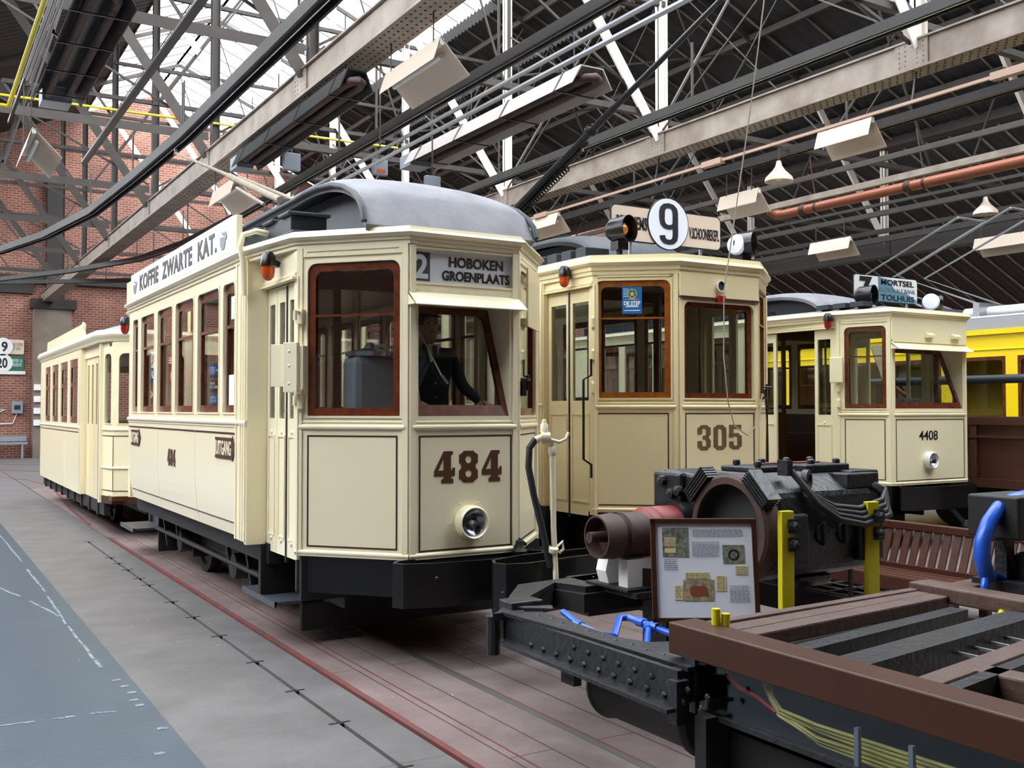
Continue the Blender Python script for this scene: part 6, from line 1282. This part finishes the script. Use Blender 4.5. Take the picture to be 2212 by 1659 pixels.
# armature on its cradle
t = thing('motor_armature', 'dark red armature with a shaft and bearing cup, lying on a white cradle', 'armature', (3.30, 4.42, 0)); ax = Vector((1, 0, 0)); c = Vector((-.02, -.03, 1.02)); mb = MB()
mb.lathe([(.0, -.15), (.03, -.15), (.03, -.02), (.10, -.02), (.105, -.10), (.115, -.10), (.125, .0), (.12, .02), (.10, .03), (.10, .05), (.118, .06), (.122, .06), (.122, .20)], c, ax, 28); mb.build('commutator', M_rust, t, smooth=40)
mb = MB(); mb.lathe([(.122, .19), (.142, .21), (.146, .26), (.138, .28), (.146, .30), (.146, .50), (.10, .52), (.0, .52)], c, ax, 28); mb.build('winding', M_redpaint, t, smooth=40)
t = thing('armature_cradle', 'white wooden cradle block under the red armature', 'block', (3.42, 4.42, .737)); mb = MB(); mb.prism([(-.10, .012), (.34, .012), (.34, .20), (.06, .17), (-.02, .16), (-.10, .16), (-.12, .08)], lambda x, z: (x, .05, z), lambda x, z: (x, .14, z)); mb.prism([(-.10, .012), (.34, .012), (.34, .20), (.06, .17), (-.02, .16), (-.10, .16)], lambda x, z: (x, -.12, z), lambda x, z: (x, -.04, z)); mb.build('block', M_white, t); MB().box(-.15, .5, -.18, .2, 0, .012).build('base_board', M_under, t); MB().prism([(.0, .012), (.3, .012), (.3, .07), (.0, .11)], lambda x, z: (x, -.125, z), lambda x, z: (x, -.12, z)).build('dark_face', M_rust, t)
# info board in a brown frame
ib = thing('info_board', 'white information panel in a brown frame with photos and captions, leaning on the underframe', 'information board', (3.115, 3.455, .742)); bx = Vector((.86, -.51, 0)).normalized(); bn = Vector((-.51, -.86, 0)).normalized()
tilt = Vector((0, 0, 1))*.97-bn*.17
def bp(u, v, d=0): return tuple(bx*u+tilt*v+bn*d)
for nm, m_, u0, u1, v0, v1, d0, d1 in (('panel', M_paper, -.225, .225, .015, .455, -.012, .0), ('frame_left', M_plank, -.243, -.222, 0, .47, -.015, .012), ('frame_right', M_plank, .222, .243, 0, .47, -.015, .012), ('frame_top', M_plank, -.243, .243, .45, .472, -.015, .012), ('frame_bottom', M_plank, -.243, .243, 0, .02, -.015, .012)):
    MB().prism([(u0, v0), (u1, v0), (u1, v1), (u0, v1)], lambda u, v: bp(u, v, d0), lambda u, v: bp(u, v, d1)).build(nm.split('_')[0] if 'panel' in nm else 'frame_rail', m_, ib)
M_ph = mat('photo_print', srgb(150, 156, 138), .5, noise=.75, nscale=55); M_ph2 = mat('photo_print_warm', srgb(200, 170, 120), .5, noise=.7, nscale=40, col2=srgb(90, 110, 104))
def card(name, m_, u0, u1, v0, v1, d=.001): return MB().prism([(u0, v0), (u1, v0), (u1, v1), (u0, v1)], lambda u, v: bp(u, v, d), lambda u, v: bp(u, v, d+.001)).build(name, m_, ib)
card('photo', M_ph, -.19, -.07, .295, .43); card('photo', M_ph, .085, .185, .265, .35); card('photo', M_ph2, -.10, .04, .095, .19)
for u0, u1, v0, v1 in ((-.18, -.13, .345, .385), (-.18, -.13, .315, .335), (-.14, -.105, .10, .165), (-.09, .02, .195, .225), (.05, .095, .14, .21), (.14, .195, .215, .255)): card('caption', M_pale, u0, u1, v0, v1, .002)
mb = MB()
for u0, u1, v0, v1 in ((-.05, .18, .385, .42), (-.055, .07, .30, .365), (-.185, -.125, .235, .285), (.11, .20, .09, .165), (-.178, -.134, .35, .38), (-.086, .015, .2, .22), (.055, .09, .15, .205), (.145, .19, .22, .25), (-.135, -.11, .11, .16)):
    v = v1
    while v > v0: 
        u = u0
        while u < u1-.004: l_ = rnd.uniform(.006, .02); mb.prism([(u, v), (min(u+l_, u1), v), (min(u+l_, u1), v-.0028), (u, v-.0028)], lambda a, b: bp(a, b, .003), lambda a, b: bp(a, b, .0036)); u += l_+.004
        v -= .009
mb.build('printed_text', M_inkgr, ib)['kind'] = 'stuff'
p = poly_mesh([circ(0, 0, .5, n=24), circ(0, 0, .36, n=24)], 'pictured_ring', M_under, ib, bp(.135, .305, .0022), bx, tilt, .05, .05, .001)
p = poly_mesh([rrect(-.5, .5, -.3, .3, .2, 4)], 'pictured_motor', M_orpipe, ib, bp(-.03, .14, .0022), bx, tilt, .08, .045, .001)
# tilted white card behind the motor
t = thing('info_card', 'white card leaning behind the right end of the motor', 'card', (4.78, 4.02, 0)); mb = MB(); mb.prism([(-.10, 1.05), (.03, 1.06), (.10, 1.30), (-.16, 1.33)], lambda u, z: (u*.86, -u*.5, z), lambda u, z: (u*.86, -u*.5+.01, z)); mb.build('sheet', M_paper, t); MB().bar((-.02, .02, 0), (-.02, .02, 1.1), .02, .02).build('stem', M_under, t)
# yellow cable stubs on the brown beam
for i, (x, y, z, lab) in enumerate(((2.68, 2.92, .875, 'yellow cable end standing on the brown beam, left of two'), (2.715, 2.905, .855, 'yellow cable end standing on the brown beam, right of two'))):
    tag(MB().tube([(x, y, z-.02), (x, y, z+.062)], .017, 12).build('cable_end', M_yellow, smooth=50), lab, 'cable', 'yellow cable ends')
tag(MB().tube([(3.86, 2.52, .80), (4.05, 2.63, .83)], .016, 8).tube([(3.88, 2.50, .80), (4.07, 2.61, .83)], .016, 8).build('cable_end', M_yellow, smooth=50), 'pair of yellow cables emerging at the right of the timber beams', 'cable')
# compressor with its blue hose at the right edge
t = thing('air_compressor', 'black air pump with a thick blue hose at the right edge of the picture', 'pump', (4.40, 2.85, .86)); MB().box(-.03, .32, -.10, .16, .24, .44).build('control_box', M_under, t, bevel=.01)
mb = MB(); mb.lathe([(0, 0), (.09, .0), (.10, .02), (.10, .30), (.08, .32), (0, .32)], (.06, -.06, .08), (1, -.1, 0), 20); mb.box(-.06, .4, -.16, .12, -.002, .05); mb.box(.0, .06, -.02, .04, .04, .25); mb.bar((-.01, .0, .24), (.07, -.02, .05), .04, .03); mb.build('pump_body', M_iron, t, smooth=40)
mb = MB(); mb.tube([(.40, .02, .425), (.20, .0, .425), (.08, .0, .415), (-.02, .0, .385), (-.10, .0, .32), (-.15, .0, .24), (-.155, .0, .16), (-.13, .0, .09), (-.10, .0, .07)], .036, 14); mb.tube([(-.13, .0, .095), (-.10, .0, .085), (-.04, .0, .07), (.0, -.01, .04), (.03, -.01, .03)], .018, 10); mb.tube([(-.12, .0, .08), (-.15, -.01, .06), (-.165, -.015, .03), (-.165, -.015, 0)], .018, 10); mb.build('blue_hose', M_blue, t, smooth=60)
